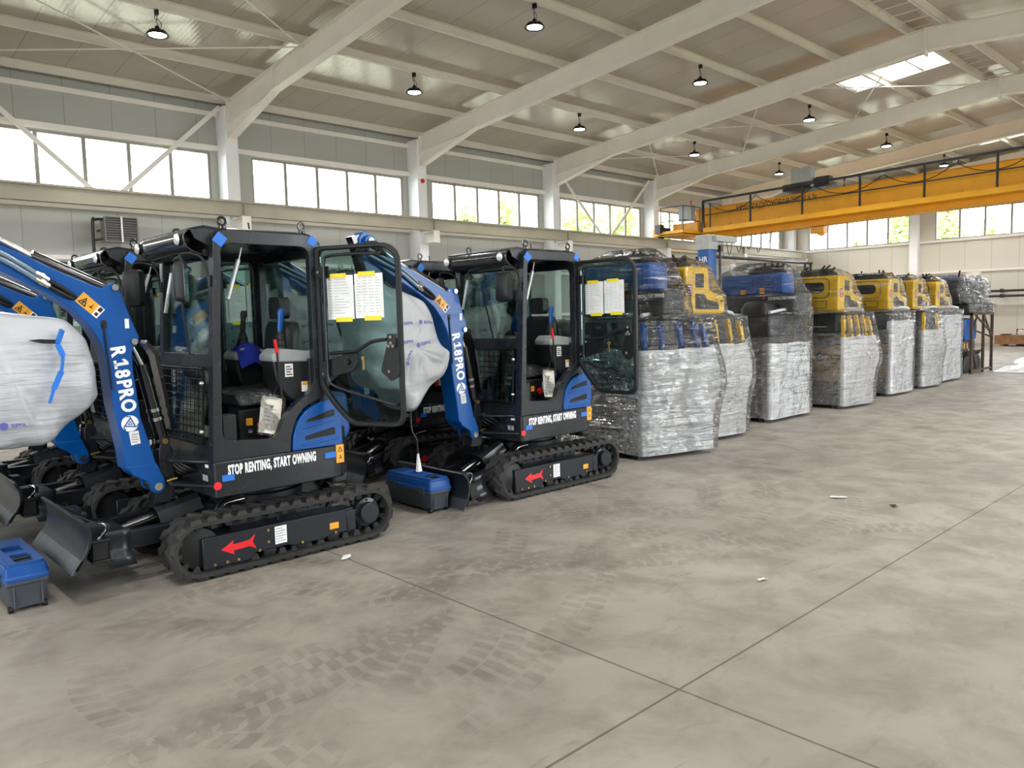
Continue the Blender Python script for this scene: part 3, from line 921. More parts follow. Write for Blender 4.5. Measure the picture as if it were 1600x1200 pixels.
BP = V((-0.45, 0, 0.28))                              # pivot of the blade arms
def blade(root, drop=0.0, slide=0.0):
    def at(p): return (p[0] - BP.x, p[1], p[2] - BP.z)
    b = MB()
    prof = [(-1.335, 0.235), (-1.285, 0.300), (-1.262, 0.345), (-1.250, 0.40), (-1.255, 0.45), (-1.268, 0.475), (-1.285, 0.508)]
    poly = prof + [(x + 0.02, z + (0.004 if i else -0.012)) for i, (x, z) in reversed(list(enumerate(prof)))]
    b.prism([(x - BP.x, z - BP.z) for x, z in poly], 'xz', -0.5, 0.45)
    o = b.build('dozer_blade', M['steel_dark'], root, loc=BP, bevel=0.003)
    o.rotation_euler.y = drop
    o.location.x += slide
    e = MB()
    e.prism([(-1.352 - BP.x, 0.212 - BP.z), (-1.335 - BP.x, 0.236 - BP.z), (-1.296 - BP.x, 0.288 - BP.z), (-1.282 - BP.x, 0.282 - BP.z), (-1.334 - BP.x, 0.208 - BP.z)], 'xz', -0.5, 0.45)
    e.build('cutting_edge', M['worn_steel'], o, bevel=0.002)
    a = MB()
    for s in (-1, 1):
        a.box(*(-1.12 - BP.x, -0.42 - BP.x), s * 0.23 - 0.035, s * 0.23 + 0.035, 0.235 - BP.z, 0.345 - BP.z)
        a.box(-1.25 - BP.x, -1.1 - BP.x, s * 0.3 - 0.06, s * 0.3 + 0.06, 0.26 - BP.z, 0.44 - BP.z)
        a.prism([(-1.25 - BP.x, 0.22 - BP.z), (-1.12 - BP.x, 0.22 - BP.z), (-1.12 - BP.x, 0.42 - BP.z), (-1.25 - BP.x, 0.5 - BP.z)], 'xz', s * 0.2 - 0.01, s * 0.2 + 0.01)
    a.box(-1.14 - BP.x, -1.06 - BP.x, -0.26, 0.26, 0.24 - BP.z, 0.34 - BP.z)
    a.box(-1.2 - BP.x, -0.95 - BP.x, -0.22, 0.22, 0.335 - BP.z, 0.345 - BP.z)
    a.build('push_arm', M['steel_dark'], o, bevel=0.006)
    for s in (-1, 1):
        w = MB()
        yw = s * 0.385
        pr = [(0.012, 0.405), (-0.004, 0.36), (-0.008, 0.31), (0.004, 0.26), (0.02, 0.245), (0.03, 0.185)]
        P = []
        for dy, z in pr:
            P.append([V((x - BP.x + (0.02 if z < 0.2 else 0), yw - s * -0.02 + s * dy, z - BP.z)) for x in (-1.15, -1.10, -1.05, -1.0)])
        w.grid(P)
        w.build('folded_wing', M['steel_dark'], o, thick=0.018, smooth=60)
        w = MB()
        w.box(-1.225 - BP.x, -1.14 - BP.x, min(s * 0.33, s * 0.46), max(s * 0.33, s * 0.46), 0.255 - BP.z, 0.36 - BP.z)
        w.box(-1.235 - BP.x, -1.13 - BP.x, min(s * 0.33, s * 0.47), max(s * 0.33, s * 0.47), 0.36 - BP.z, 0.375 - BP.z)
        w.box(-1.23 - BP.x, -1.13 - BP.x, min(s * 0.33, s * 0.465), max(s * 0.33, s * 0.465), 0.24 - BP.z, 0.255 - BP.z)
        w.build('wing_hinge', M['black'], o, bevel=0.005)
        p = MB().tube(smooth_path([(-1.19 - BP.x, s * 0.42, 0.36 - BP.z), (-1.16 - BP.x, s * 0.42, 0.395 - BP.z), (-1.14 - BP.x, s * 0.42, 0.42 - BP.z), (-1.14 - BP.x, s * 0.42, 0.455 - BP.z), (-1.17 - BP.x, s * 0.40, 0.46 - BP.z)], 4), 0.008, 6)
        p.build('locking_pin', M['chrome'], o, smooth=60)
    # lift cylinder under its folded cover
    p0, p1 = V((-0.95 - BP.x, 0, 0.31 - BP.z)), V((-0.42 - BP.x, 0, 0.42 - BP.z))
    c = MB().cyl(p0.lerp(p1, 0.35), p1, 0.035, 14)
    for s in (-0.055, 0.055):
        c.cyl(p0.lerp(p1, 0.12) + V((0, s, 0.0)), p0.lerp(p1, 0.5) + V((0, s, 0.0)), 0.012, 8)
    c.build('blade_cylinder', M['gloss_black'], o, smooth=40)
    MB().cyl(p0, p0.lerp(p1, 0.4), 0.018, 12).build('cylinder_rod', M['chrome'], o, smooth=40)
    c = MB()
    d = (p1 - p0).normalized(); up = V((-d.z, 0, d.x))
    q0, q1 = p0.lerp(p1, 0.42), p0.lerp(p1, 0.95)
    prof = [(-0.105, -0.045), (-0.085, 0.035), (-0.055, 0.062), (0.055, 0.062), (0.085, 0.035), (0.105, -0.045)]
    inner = [(y * 0.95, z - 0.006) for y, z in reversed(prof)]
    c.loft([[q + V((0, y, 0)) + up * z for y, z in prof + inner] for q in (q0, q1)])
    c.build('cylinder_cover', M['charcoal'], o)
    c = MB()
    for y in (-0.018, 0.018):
        m_ = q0.lerp(q1, 0.55) + up * 0.062 + V((0, y, 0))
        c.cyl(m_, m_ + up * 0.012, 0.011, 6)
    c.build('cover_bolts', M['brass'], o)
    return o

BOOM_LOW = [(-0.905, 0.70), (-0.914, 0.815), (-0.962, 1.122), (-0.975, 1.33), (-0.982, 1.42), (-1.008, 1.51), (-1.058, 1.612), (-1.137, 1.715), (-1.248, 1.80), (-1.384, 1.88), (-1.506, 1.945), (-1.66, 2.04), (-1.79, 2.16), (-1.815, 2.22), (-1.80, 2.275), (-1.755, 2.30)]
BOOM_UP = [(-1.71, 2.285), (-1.66, 2.215), (-1.58, 2.14), (-1.498, 2.09), (-1.369, 2.035), (-1.238, 1.965), (-1.125, 1.912), (-1.03, 1.868), (-0.97, 1.85), (-0.935, 1.878), (-0.905, 1.885), (-0.88, 1.86), (-0.868, 1.82), (-0.82, 1.66), (-0.778, 1.545), (-0.782, 1.51), (-0.815, 1.48), (-0.828, 1.44), (-0.825, 1.318), (-0.80, 1.028), (-0.757, 0.86), (-0.72, 0.70)]

def boom(root):
    b = MB()
    b.prism(BOOM_LOW + BOOM_UP, 'xz', -0.095, 0.095)
    foot = [(-0.905, 0.72), (-0.72, 0.72), (-0.675, 0.60)] + [(-0.72 + 0.047 * cos(a), 0.565 + 0.047 * sin(a)) for a in [0.3 - k * 0.33 for k in range(10)]] + [(-0.775, 0.60), (-0.87, 0.66)]
    for s in (-1, 1):
        b.prism(foot, 'xz', s * 0.082 - 0.016, s * 0.082 + 0.016)
    b.prism([(-0.905, 0.72), (-0.72, 0.72), (-0.75, 0.68), (-0.82, 0.665), (-0.88, 0.68)], 'xz', -0.095, 0.095)
    o = b.build('boom', M['blue'], root, bevel=0.006)
    y = -0.0955
    # slot where the hoses dive in, and the light-cable slot
    MB().prism(rpoly([(-1.27, 1.845), (-1.145, 1.775), (-1.12, 1.80), (-1.13, 1.815), (-1.255, 1.885)], 0.02), 'xz', y - 0.001, y).build('hose_slot', M['black'], o)
    MB().prism(rrect(-1.0, -0.965, 1.60, 1.655, 0.015), 'xz', y - 0.001, y).build('cable_slot', M['black'], o)
    c = MB().tube(smooth_path([(-0.985, y - 0.006, 1.63), (-0.978, y - 0.008, 1.50), (-0.968, y - 0.008, 1.35), (-0.962, y - 0.008, 1.22)], 4), 0.006, 6)
    c.build('work_light_cable', M['black'], o)
    # pins
    for (x, z, r) in ((-0.722, 0.565, 0.026), (-0.905, 1.855, 0.02), (-0.812, 1.515, 0.02), (-1.757, 2.245, 0.026)):
        MB().cyl((x, -0.112, z), (x, 0.112, z), r, 14).build('pivot_pin', M['chrome'], o, smooth=40)
    p = MB()
    p.cyl((-0.60, -0.10, 0.60), (-0.67, -0.10, 0.59), 0.012, 8)
    p.build('pin_bolt', M['brass'], o)
    # warning label, set along the boom's bend
    def slab(name, cx, cz, ang, w, h, mat, yy, ox=0.0, oz=0.0):
        m = MB(); ca, sa = cos(ang), sin(ang)
        pts = [(cx + (ox + dx) * ca - (oz + dz) * sa, cz + (ox + dx) * sa + (oz + dz) * ca) for dx, dz in ((-w / 2, -h / 2), (w / 2, -h / 2), (w / 2, h / 2), (-w / 2, h / 2))]
        return m.prism(pts, 'xz', yy - 0.001, yy).build(name, mat, o)
    A = radians(-44)
    slab('warning_label', -1.052, 1.746, A, 0.155, 0.075, M['label_orange'], y)
    slab('label_foot', -1.052, 1.746, A, 0.038, 0.073, M['paper'], y - 0.001, 0.06)
    slab('label_mark', -1.052, 1.746, A, 0.024, 0.028, M['black_ink'], y - 0.002, 0.06, 0.018)
    slab('label_mark', -1.052, 1.746, A, 0.02, 0.02, M['black_ink'], y - 0.002, 0.06, -0.018)
    t = MB()
    tri = [V((-0.068, -0.028)), V((-0.012, -0.028)), V((-0.04, 0.024))]
    tin = [V((-0.058, -0.022)), V((-0.022, -0.022)), V((-0.04, 0.012))]
    ca, sa = cos(A), sin(A)
    rot = lambda q: (-1.052 + q.x * ca - q.y * sa, 1.746 + q.x * sa + q.y * ca)
    t.plate([rot(q) for q in tri], [[rot(q) for q in tin]], 'xz', y - 0.003, y - 0.001)
    t.prism([rot(q) for q in (V((-0.046, -0.018)), V((-0.034, -0.018)), V((-0.034, 0.0)), V((-0.046, 0.0)))], 'xz', y - 0.003, y - 0.001)
    t.prism([rot(q) for q in (V((0.0, -0.01)), V((0.022, -0.01)), V((0.022, -0.004)), V((0.0, -0.004)))], 'xz', y - 0.003, y - 0.001)
    t.prism([rot(q) for q in (V((0.008, -0.004)), V((0.014, -0.004)), V((0.011, 0.024)))], 'xz', y - 0.003, y - 0.001)
    t.build('label_symbol', M['black_ink'], o)
    # model name, reading down the boom, and the round badge under it
    d = V((0.115, 0, -1)).normalized(); u = V((1, 0, 0.115)).normalized()
    o0 = V((-0.952, y - 0.001, 1.485)); S = 0.118; adv = 0.0
    for part in ('R', '1', '8', 'PRO'):
        if part == '1':                                  # numeral with flag and foot
            m = MB(); H = 0.727 * S
            for q in ([(0.014, 0), (0.068, 0), (0.068, 0.017), (0.014, 0.017)], [(0.032, 0), (0.051, 0), (0.051, H), (0.034, H), (0.012, H - 0.018), (0.012, H - 0.036), (0.032, H - 0.022)]):
                P = [o0 + d * (adv + a_) + u * h_ for a_, h_ in q]
                m.prism([(p_.x, p_.z) for p_ in P], 'xz', y - 0.002, y)
            m.build('model_name', M['white_ink'], o); adv += 0.078
            continue
        t = text_mesh('model_name', part, S, M['white_ink'], o, tuple(o0 + d * adv), d, u, 0.0045, 0.86, space=1.12)
        adv = max((V(v.co) - o0).dot(d) for v in t.data.vertices) + (0.004 if part != '8' else 0.012)
    cx, cz = -0.868, 0.995
    b = MB()
    ring = [(cx + 0.052 * cos(2 * pi * k / 32), cz + 0.052 * sin(2 * pi * k / 32)) for k in range(32)]
    b.prism(ring, 'xz', y - 0.002, y)
    b.build('badge', M['white_ink'], o)
    b = MB()
    def trip(r, off=0.0): return [(cx + r * cos(pi / 2 + 2 * pi * k / 3 + off - 0.11), cz + r * sin(pi / 2 + 2 * pi * k / 3 + off - 0.11)) for k in range(3)]
    b.plate(trip(0.044), [trip(0.03)], 'xz', y - 0.004, y - 0.002)
    b.plate(trip(0.017), [trip(0.009)], 'xz', y - 0.004, y - 0.002)
    for k in range(3):
        a = pi / 2 + 2 * pi * k / 3 - 0.11
        p0 = V((cx + 0.044 * cos(a), 0, cz + 0.044 * sin(a))); a2 = a + 0.55
        p1 = V((cx + 0.052 * cos(a2), 0, cz + 0.052 * sin(a2)))
        b.bar(p0 + V((0, y - 0.003, 0)), p1 + V((0, y - 0.003, 0)), 0.006, 0.006)
    b.build('badge_mark', M['blue'], o)
    slab('number_sheet', -0.845, 0.90, 0.115, 0.058, 0.085, M['paper'], y)
    s = MB()
    for k in range(4):
        s.box(-0.865, -0.83 + 0.006 * (k % 2), y - 0.002, y - 0.001, 0.87 + 0.016 * k, 0.877 + 0.016 * k)
    s.build('sheet_print', M['print'], o)
    # small white decals at the back edge
    MB().box(-0.86, -0.835, y - 0.001, y, 1.60, 1.66).build('decal', M['paper'], o)
    # boom cylinder, upright behind the boom
    c = MB().cyl((-0.648, 0.0, 0.86), (-0.745, 0.0, 1.36), 0.042, 18)
    c.lathe([(0.035, -0.05), (0.035, 0.05)], (-0.648, 0, 0.85), 'y', 16)
    c.prism([(-0.60, 0.92), (-0.575, 0.93), (-0.66, 1.44), (-0.72, 1.52), (-0.73, 1.50), (-0.68, 1.42)], 'xz', -0.06, 0.06)
    k_ = c.build('boom_cylinder', M['gloss_black'], root, smooth=40)
    MB().cyl((-0.745, 0, 1.36), (-0.812, 0, 1.515), 0.022, 14).build('cylinder_rod', M['chrome'], k_, smooth=40)
    c = MB()
    for f in (0.28, 0.40):
        q = V((-0.648, 0, 0.86)).lerp(V((-0.745, 0, 1.36)), f); d = V((-0.097, 0, 0.5)).normalized()
        c.cyl(q - d * 0.011, q + d * 0.011, 0.048, 18)
    c.build('hose_clamp', M['chrome'], k_, smooth=40)
    # arm cylinder along the boom's back
    a0, a1 = V((-0.905, 0, 1.855)), V((-1.785, 0, 2.30))
    d = (a1 - a0).normalized(); n = V((d.z, 0, -d.x)) * -1
    c = MB().cyl(a0 + n * 0.02, a0.lerp(a1, 0.47) + n * 0.03, 0.044, 18)
    k_ = c.build('arm_cylinder', M['gloss_black'], root, smooth=40)
    c = MB()
    c.loft([[q + V((0, y_, 0)) + n * z_ for y_, z_ in ((-0.05, 0.075), (0.05, 0.075), (0.06, 0.06), (0.06, 0.1), (0.045, 0.112), (-0.045, 0.112), (-0.06, 0.1), (-0.06, 0.06))] for q in (a0.lerp(a1, 0.34), a0.lerp(a1, 0.93))])
    c.build('rod_guard', M['black'], k_, smooth=30)
    MB().cyl(a0.lerp(a1, 0.45) + n * 0.03, a1, 0.022, 14).build('cylinder_rod', M['chrome'], k_, smooth=40)
    # two sleeved hoses on the near face with their couplings
    for dz, nm in ((0.0, 0), (-0.045, 1)):
        h = MB().tube(smooth_path([(-1.80, -0.13, 2.18 + dz), (-1.66, -0.125, 2.12 + dz), (-1.5, -0.12, 2.045 + dz * 0.8), (-1.39, -0.118, 1.975 + dz * 0.8), (-1.335, -0.116, 1.935 + dz * 0.8)], 6), 0.015, 8)
        h.build('sleeved_hose', M['clear_sleeve'], o, smooth=60)
        h = MB().cyl((-1.335, -0.116, 1.935 + dz * 0.8), (-1.27, -0.116, 1.893 + dz * 0.8), 0.016, 6)
        h.cyl((-1.315, -0.116, 1.922 + dz * 0.8), (-1.295, -0.116, 1.909 + dz * 0.8), 0.021, 6)
        h.build('hose_coupling', M['chrome'], o)
        h = MB().tube(smooth_path([(-1.27, -0.114, 1.893 + dz * 0.8), (-1.21, -0.113, 1.855 + dz * 0.8), (-1.155, -0.104, 1.815 + dz * 0.55), (-1.13, -0.09, 1.797)], 5), 0.014, 8)
        h.build('hydraulic_hose', M['black'], o, smooth=60)
    return o

def arm_and_bucket(root, style):
    b = MB()
    b.prism([(-1.80, 2.325), (-1.765, 2.325), (-1.71, 2.25), (-1.67, 2.15), (-1.47, 1.30), (-1.52, 1.26), (-1.57, 1.30), (-1.83, 2.10), (-1.84, 2.27)], 'xz', -0.06, 0.06)
    a = b.build('dipper_arm', M['blue'], root, bevel=0.006)
    c = MB().cyl((-1.87, 0, 2.24), (-1.72, 0, 1.72), 0.036, 16)
    c.prism([(-1.90, 2.28), (-1.83, 2.30), (-1.82, 2.2), (-1.86, 2.18)], 'xz', -0.045, 0.045)
    c.build('bucket_cylinder', M['gloss_black'], a, smooth=40)
    MB().cyl((-1.72, 0, 1.72), (-1.64, 0, 1.42), 0.018, 12).build('cylinder_rod', M['chrome'], a, smooth=40)
    h = MB()
    for k in range(3):
        h.tube(smooth_path([(-1.66 + 0.03 * k, -0.09 - 0.01 * k, 2.1), (-1.74, -0.12, 2.20 + 0.02 * k), (-1.86 - 0.02 * k, -0.10, 2.15), (-1.80, -0.08, 2.0), (-1.72, -0.07, 1.7)], 6), 0.013, 7)
    h.build('hydraulic_hose', M['black'], a, smooth=60)
    # the bucket, wrapped for transport
    if style == 'foam':
        prof = [(-1.93, 1.60), (-1.72, 1.72), (-1.42, 1.69), (-1.20, 1.66), (-1.11, 1.54), (-1.065, 1.34), (-1.055, 1.20), (-1.10, 1.13), (-1.21, 1.04), (-1.30, 0.95), (-1.36, 0.915), (-1.48, 0.92), (-1.72, 0.94), (-1.86, 1.05), (-1.95, 1.3)]
        half, amp, mat, sd = 0.24, 0.014, M['foam_solid'], 2.0
    else:
        prof = [(-1.95, 1.70), (-1.78, 1.90), (-1.56, 1.86), (-1.40, 1.84), (-1.26, 1.78), (-1.17, 1.62), (-1.10, 1.40), (-1.04, 1.33), (-1.05, 1.22), (-1.12, 1.12), (-1.25, 1.02), (-1.36, 0.90), (-1.43, 0.86), (-1.50, 0.88), (-1.62, 1.05), (-1.80, 1.10), (-1.95, 1.35)]
        half, amp, mat, sd = 0.24, 0.026, M['foam_thin'], 9.0
    P = [V((x, 0, z)) for x, z in rpoly(prof, 0.02, 2)]
    Q = []
    for p_, q_ in zip(P, P[1:] + P[:1]):
        n_ = max(1, int((q_ - p_).length / 0.035))
        Q += [p_.lerp(q_, k / n_) for k in range(n_)]
    P = Q
    c0 = sum(P, V()) / len(P)
    rings = []
    NS = 33
    for i in range(NS):
        t = -1 + 2 * i / (NS - 1)
        s = (1 - abs(t) ** 4.5 * 0.985) ** 0.5
        ring = []
        for p in P:
            q = c0 + (p - c0) * s + V((0, t * half, 0))
            f = mnoise.noise(V((q.x * 2.6, q.y * 2.6, q.z * 2.6 + sd)))
            # tight folds fanning out from the tied ends
            d_ = V((q.x + 1.05, 0, q.z - 1.25)) if style != 'foam' else V((q.x + 1.3, 0, q.z - 0.8))
            a_ = atan2(d_.z, d_.x)
            fold = 1 - abs(mnoise.noise(V((a_ * (5 if style != 'foam' else 3.2) + sd, q.y * 2.2, d_.length * 1.2)))) * 2
            ridge = 1 - abs(mnoise.noise(V((q.x * 4 + sd, q.y * 4, q.z * 7)))) * 2
            g = f * 1.5 + fold * 0.7 + ridge * 0.45
            ring.append(q + (p - c0).normalized() * g * amp + V((0, (1 if t > 0 else -1) * g * amp * 1.5 * (1 - abs(t) ** 8 if False else 1), 0)))
        rings.append(ring)
    w = MB().loft(rings).build('wrapped_bucket', mat, root, smooth=70, subsurf=1)
    if style == 'foam':
        w['label'] = 'white foam wrap around the bucket'
        e = MB()                                           # torn fold with its blue edge
        path = [V((-1.25, -0.255, 1.60)), V((-1.285, -0.275, 1.52)), V((-1.26, -0.28, 1.45)), V((-1.275, -0.28, 1.36)), V((-1.32, -0.275, 1.26)), V((-1.345, -0.27, 1.18))]
        for p0, p1 in zip(path, path[1:]):
            e.bar(p0, p1, 0.012, 0.03)
        e.build('blue_foam_edge', M['blue_tape'], w)
        e = MB().face([V((-1.30, -0.268, 1.53)), V((-1.275, -0.272, 1.555)), V((-1.42, -0.262, 1.545)), V((-1.37, -0.266, 1.528))])
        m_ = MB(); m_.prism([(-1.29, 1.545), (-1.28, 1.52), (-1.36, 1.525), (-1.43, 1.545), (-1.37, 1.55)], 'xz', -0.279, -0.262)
        m_.build('fold_shadow', M['black'], w)  # black piece standing in for the shade inside the wrap's fold
        text_mesh('wrap_print', 'RIPPA', 0.028, M['purple_ink'], w, (-1.54, -0.262, 1.06), (1, 0, -0.02), (0.02, 0, 1), 0.001)
        r_ = MB().lathe([(0.022, 0), (0.022, 0.003)], (-1.575, -0.262, 1.07), 'y', 16)
        r_.build('wrap_print_mark', M['purple_ink'], w)
    else:
        w['label'] = 'thin white film wrapped around the bucket'
        for (x, z, dx, dz) in ((-1.62, 1.57, 1, 0.06), (-1.42, 1.58, 1, -0.1), (-1.58, 1.28, 0.45, 0.9), (-1.45, 1.40, 0.9, 0.15), (-1.62, 1.42, 1, 0.1)):
            text_mesh('wrap_print', 'RIPPA', 0.036, M['purple_ink'], w, (x, -0.315, z), (dx, 0, dz), (-dz, 0, dx), 0.001)
            l = V((dx, 0, dz)).normalized()
            MB().lathe([(0.018, 0), (0.018, 0.002)], V((x, -0.315, z)) - l * 0.03 + V((0, 0, 0.01)), 'y', 14).build('wrap_print_mark', M['purple_ink'], w)
    return a, w

def house(root):
    # slewing platform with its skirt
    plan = rpoly([(-0.505, -0.485), (0.46, -0.485), (0.52, -0.2), (0.54, 0.0), (0.52, 0.2), (0.46, 0.485), (-0.505, 0.485)], [0.03, 0.13, 0.1, 0.1, 0.1, 0.13, 0.03], 5)
    b = MB().prism(plan, 'xy', 0.50, 0.735)
    b.prism([(-0.50, -0.46), (-0.66, -0.16), (-0.66, 0.16), (-0.5, 0.46), (-0.2, 0.4), (-0.2, -0.4)], 'xy', 0.56, 0.585)
    b.prism([(-0.50, -0.40), (-0.66, -0.15), (-0.66, 0.15), (-0.5, 0.40), (-0.2, 0.4), (-0.2, -0.4)], 'xy', 0.715, 0.74)
    h = b.build('slewing_platform', M['charcoal'], root, bevel=0.018, seg=3)
    y = -0.486
    text_mesh('slogan', 'STOP RENTING, START OWNING', 0.088, M['white_ink'], h, (-0.415, y - 0.001, 0.642), (1, 0, 0.012), (0, 0, 1), 0.0042, 0.425, space=1.14)
    MB().box(-0.455, -0.375, y - 0.004, y, 0.605, 0.645).build('blue_corner_tape', M['blue_tape'], h)
    MB().box(0.285, 0.37, y - 0.004, y, 0.65, 0.69).build('blue_corner_tape', M['blue_tape'], h)
    MB().box(0.375, 0.435, y - 0.002, y + 0.02, 0.605, 0.735).build('warning_label', M['label_orange'], h)
    t = MB()
    t.plate([(0.385, 0.685), (0.425, 0.685), (0.405, 0.722)], [[(0.392, 0.689), (0.418, 0.689), (0.405, 0.714)]], 'xz', y - 0.004, y - 0.002)
    t.box(0.392, 0.418, y - 0.004, y - 0.002, 0.635, 0.64).box(0.402, 0.409, y - 0.004, y - 0.002, 0.64, 0.66)
    t.build('label_symbol', M['black_ink'], h)
    MB().lathe([(0.026, -0.006), (0.026, 0.0)], (-0.488, y, 0.582), 'y', 20).build('red_reflector', M['red'], h)
    f = MB().box(-0.507, -0.505, -0.40, -0.29, 0.585, 0.655)
    f.build('maker_plate', M['black'], h)
    f = MB().box(-0.509, -0.507, -0.385, -0.352, 0.60, 0.64).box(-0.509, -0.507, -0.34, -0.307, 0.60, 0.64)
    f.build('plate_print', M['print'], h)
    MB().box(-0.508, -0.505, -0.40, -0.35, 0.69, 0.71).build('paper_label', M['paper'], h)
    # rounded tail weight and the stepped part behind the skirt
    b = MB().prism(rpoly([(0.40, -0.46), (0.52, -0.40), (0.585, -0.2), (0.60, 0), (0.585, 0.2), (0.52, 0.40), (0.40, 0.46)], 0.08, 4), 'xy', 0.49, 0.86)
    b.box(0.38, 0.5, -0.42, 0.42, 0.44, 0.52)
    b.build('counterweight', M['charcoal'], root, bevel=0.02, seg=3)
    # engine hood
    pr = rpoly([(0.045, 0.735), (0.43, 0.735), (0.43, 1.075), (0.30, 1.062), (0.16, 1.012), (0.085, 0.93), (0.05, 0.82)], [0, 0.01, 0.04, 0.1, 0.08, 0.08, 0.05], 4)
    b = MB().prism(pr, 'xz', -0.488, -0.30)
    g = b.build('engine_hood', M['blue'], root, bevel=0.022, seg=3)
    b = MB().prism(rpoly([(0.2, 0.735), (0.50, 0.735), (0.56, 0.8), (0.54, 1.1), (0.2, 1.1)], 0.05), 'xz', -0.40, 0.47)
    b.build('rear_hood', M['blue'], root, bevel=0.03, seg=3)
    for pts in ([(0.150, 0.922), (0.168, 0.945), (0.355, 0.995), (0.372, 0.99), (0.37, 0.948), (0.355, 0.945)], [(0.135, 0.80), (0.14, 0.828), (0.355, 0.868), (0.37, 0.862), (0.37, 0.818), (0.355, 0.815)]):
        MB().prism(rpoly(pts, 0.01, 2), 'xz', -0.492, -0.486).build('hood_vent', M['black'], g)
        m_ = MB()
        xa, xb = pts[0][0] + 0.012, pts[3][0] - 0.01
        k = 0
        while xa + k * 0.014 < xb:
            x = xa + k * 0.014
            t_ = (x - pts[0][0]) / (xb - pts[0][0])
            zl = pts[0][1] + (pts[-1][1] - pts[0][1]) * t_; zh = pts[1][1] + (pts[2][1] - pts[1][1]) * t_
            m_.bar((x, -0.4925, zl + 0.004), (x + 0.01, -0.4925, zh - 0.004), 0.002, 0.0025)
            m_.bar((x + 0.01, -0.4925, zl + 0.004), (x, -0.4925, zh - 0.004), 0.002, 0.0025)
            k += 1
        m_.build('vent_mesh', M['steel_dark'], g)
    m_ = MB()
    for (a, c) in (((0.12, 0.885), (0.39, 0.925)), ((0.11, 0.765), (0.40, 0.79))):
        m_.bar((a[0], -0.487, a[1]), (c[0], -0.487, c[1]), 0.012, 0.018)
    m_.build('hood_crease', M['blue'], g, bevel=0.004)
    MB().box(0.405, 0.425, -0.4915, -0.488, 0.98, 1.03).build('green_label', M['green_label'], g)
    # swing bracket at the nose
    b = MB()
    pr = [(-0.745, 0.45), (-0.70, 0.62), (-0.69, 0.80), (-0.672, 0.845), (-0.648, 0.86), (-0.622, 0.835), (-0.605, 0.74), (-0.598, 0.54), (-0.64, 0.44)]
    for s in (-1, 1):
        b.prism(pr, 'xz', s * 0.055 - 0.008, s * 0.055 + 0.008)
    b.cyl((-0.64, 0, 0.48), (-0.64, 0, 0.80), 0.05, 16)
    b.box(-0.72, -0.6, -0.05, 0.05, 0.45, 0.52)
    b.cyl((-0.722, -0.066, 0.565), (-0.722, 0.066, 0.565), 0.04, 16)
    s_ = b.build('swing_bracket', M['charcoal'], root, bevel=0.004)
    MB().cyl((-0.648, -0.07, 0.85), (-0.648, 0.07, 0.85), 0.018, 12).build('bracket_pin', M['brass'], s_, smooth=40)
    c = MB()
    for k in range(5):
        c.tube(smooth_path([(-0.62, 0.04 * k - 0.1, 0.74 - 0.01 * k), (-0.56, -0.2 + 0.05 * k, 0.68 - 0.02 * k), (-0.48, -0.2 + 0.06 * k, 0.64)], 5), 0.014, 7)
    c.build('hydraulic_hose', M['black'], s_, smooth=60)
    return h
M['clear_sleeve'] = paint('clear_hose_sleeve', rgb(112, 132, 150), 0.25, 0.2, 0.6, 0.3)
M['green_label'] = paint('green_label', rgb(110, 180, 120), 0.5)
M['silver_wrap'] = paint('silver_wrapped_strut', rgb(176, 178, 180), 0.28, 0.6, 0.5, 0, 0.2, 0.5)
M['seat_vinyl'] = paint('black_seat_vinyl', rgb(30, 31, 33), 0.4, 0, 0.5, 0, 0.1, 0.2)

M['visor_smoke'] = paint('smoked_visor_panel', rgb(62, 63, 62), 0.12, 0.35, 0.8, 0.3, 0.3, 0, 10)

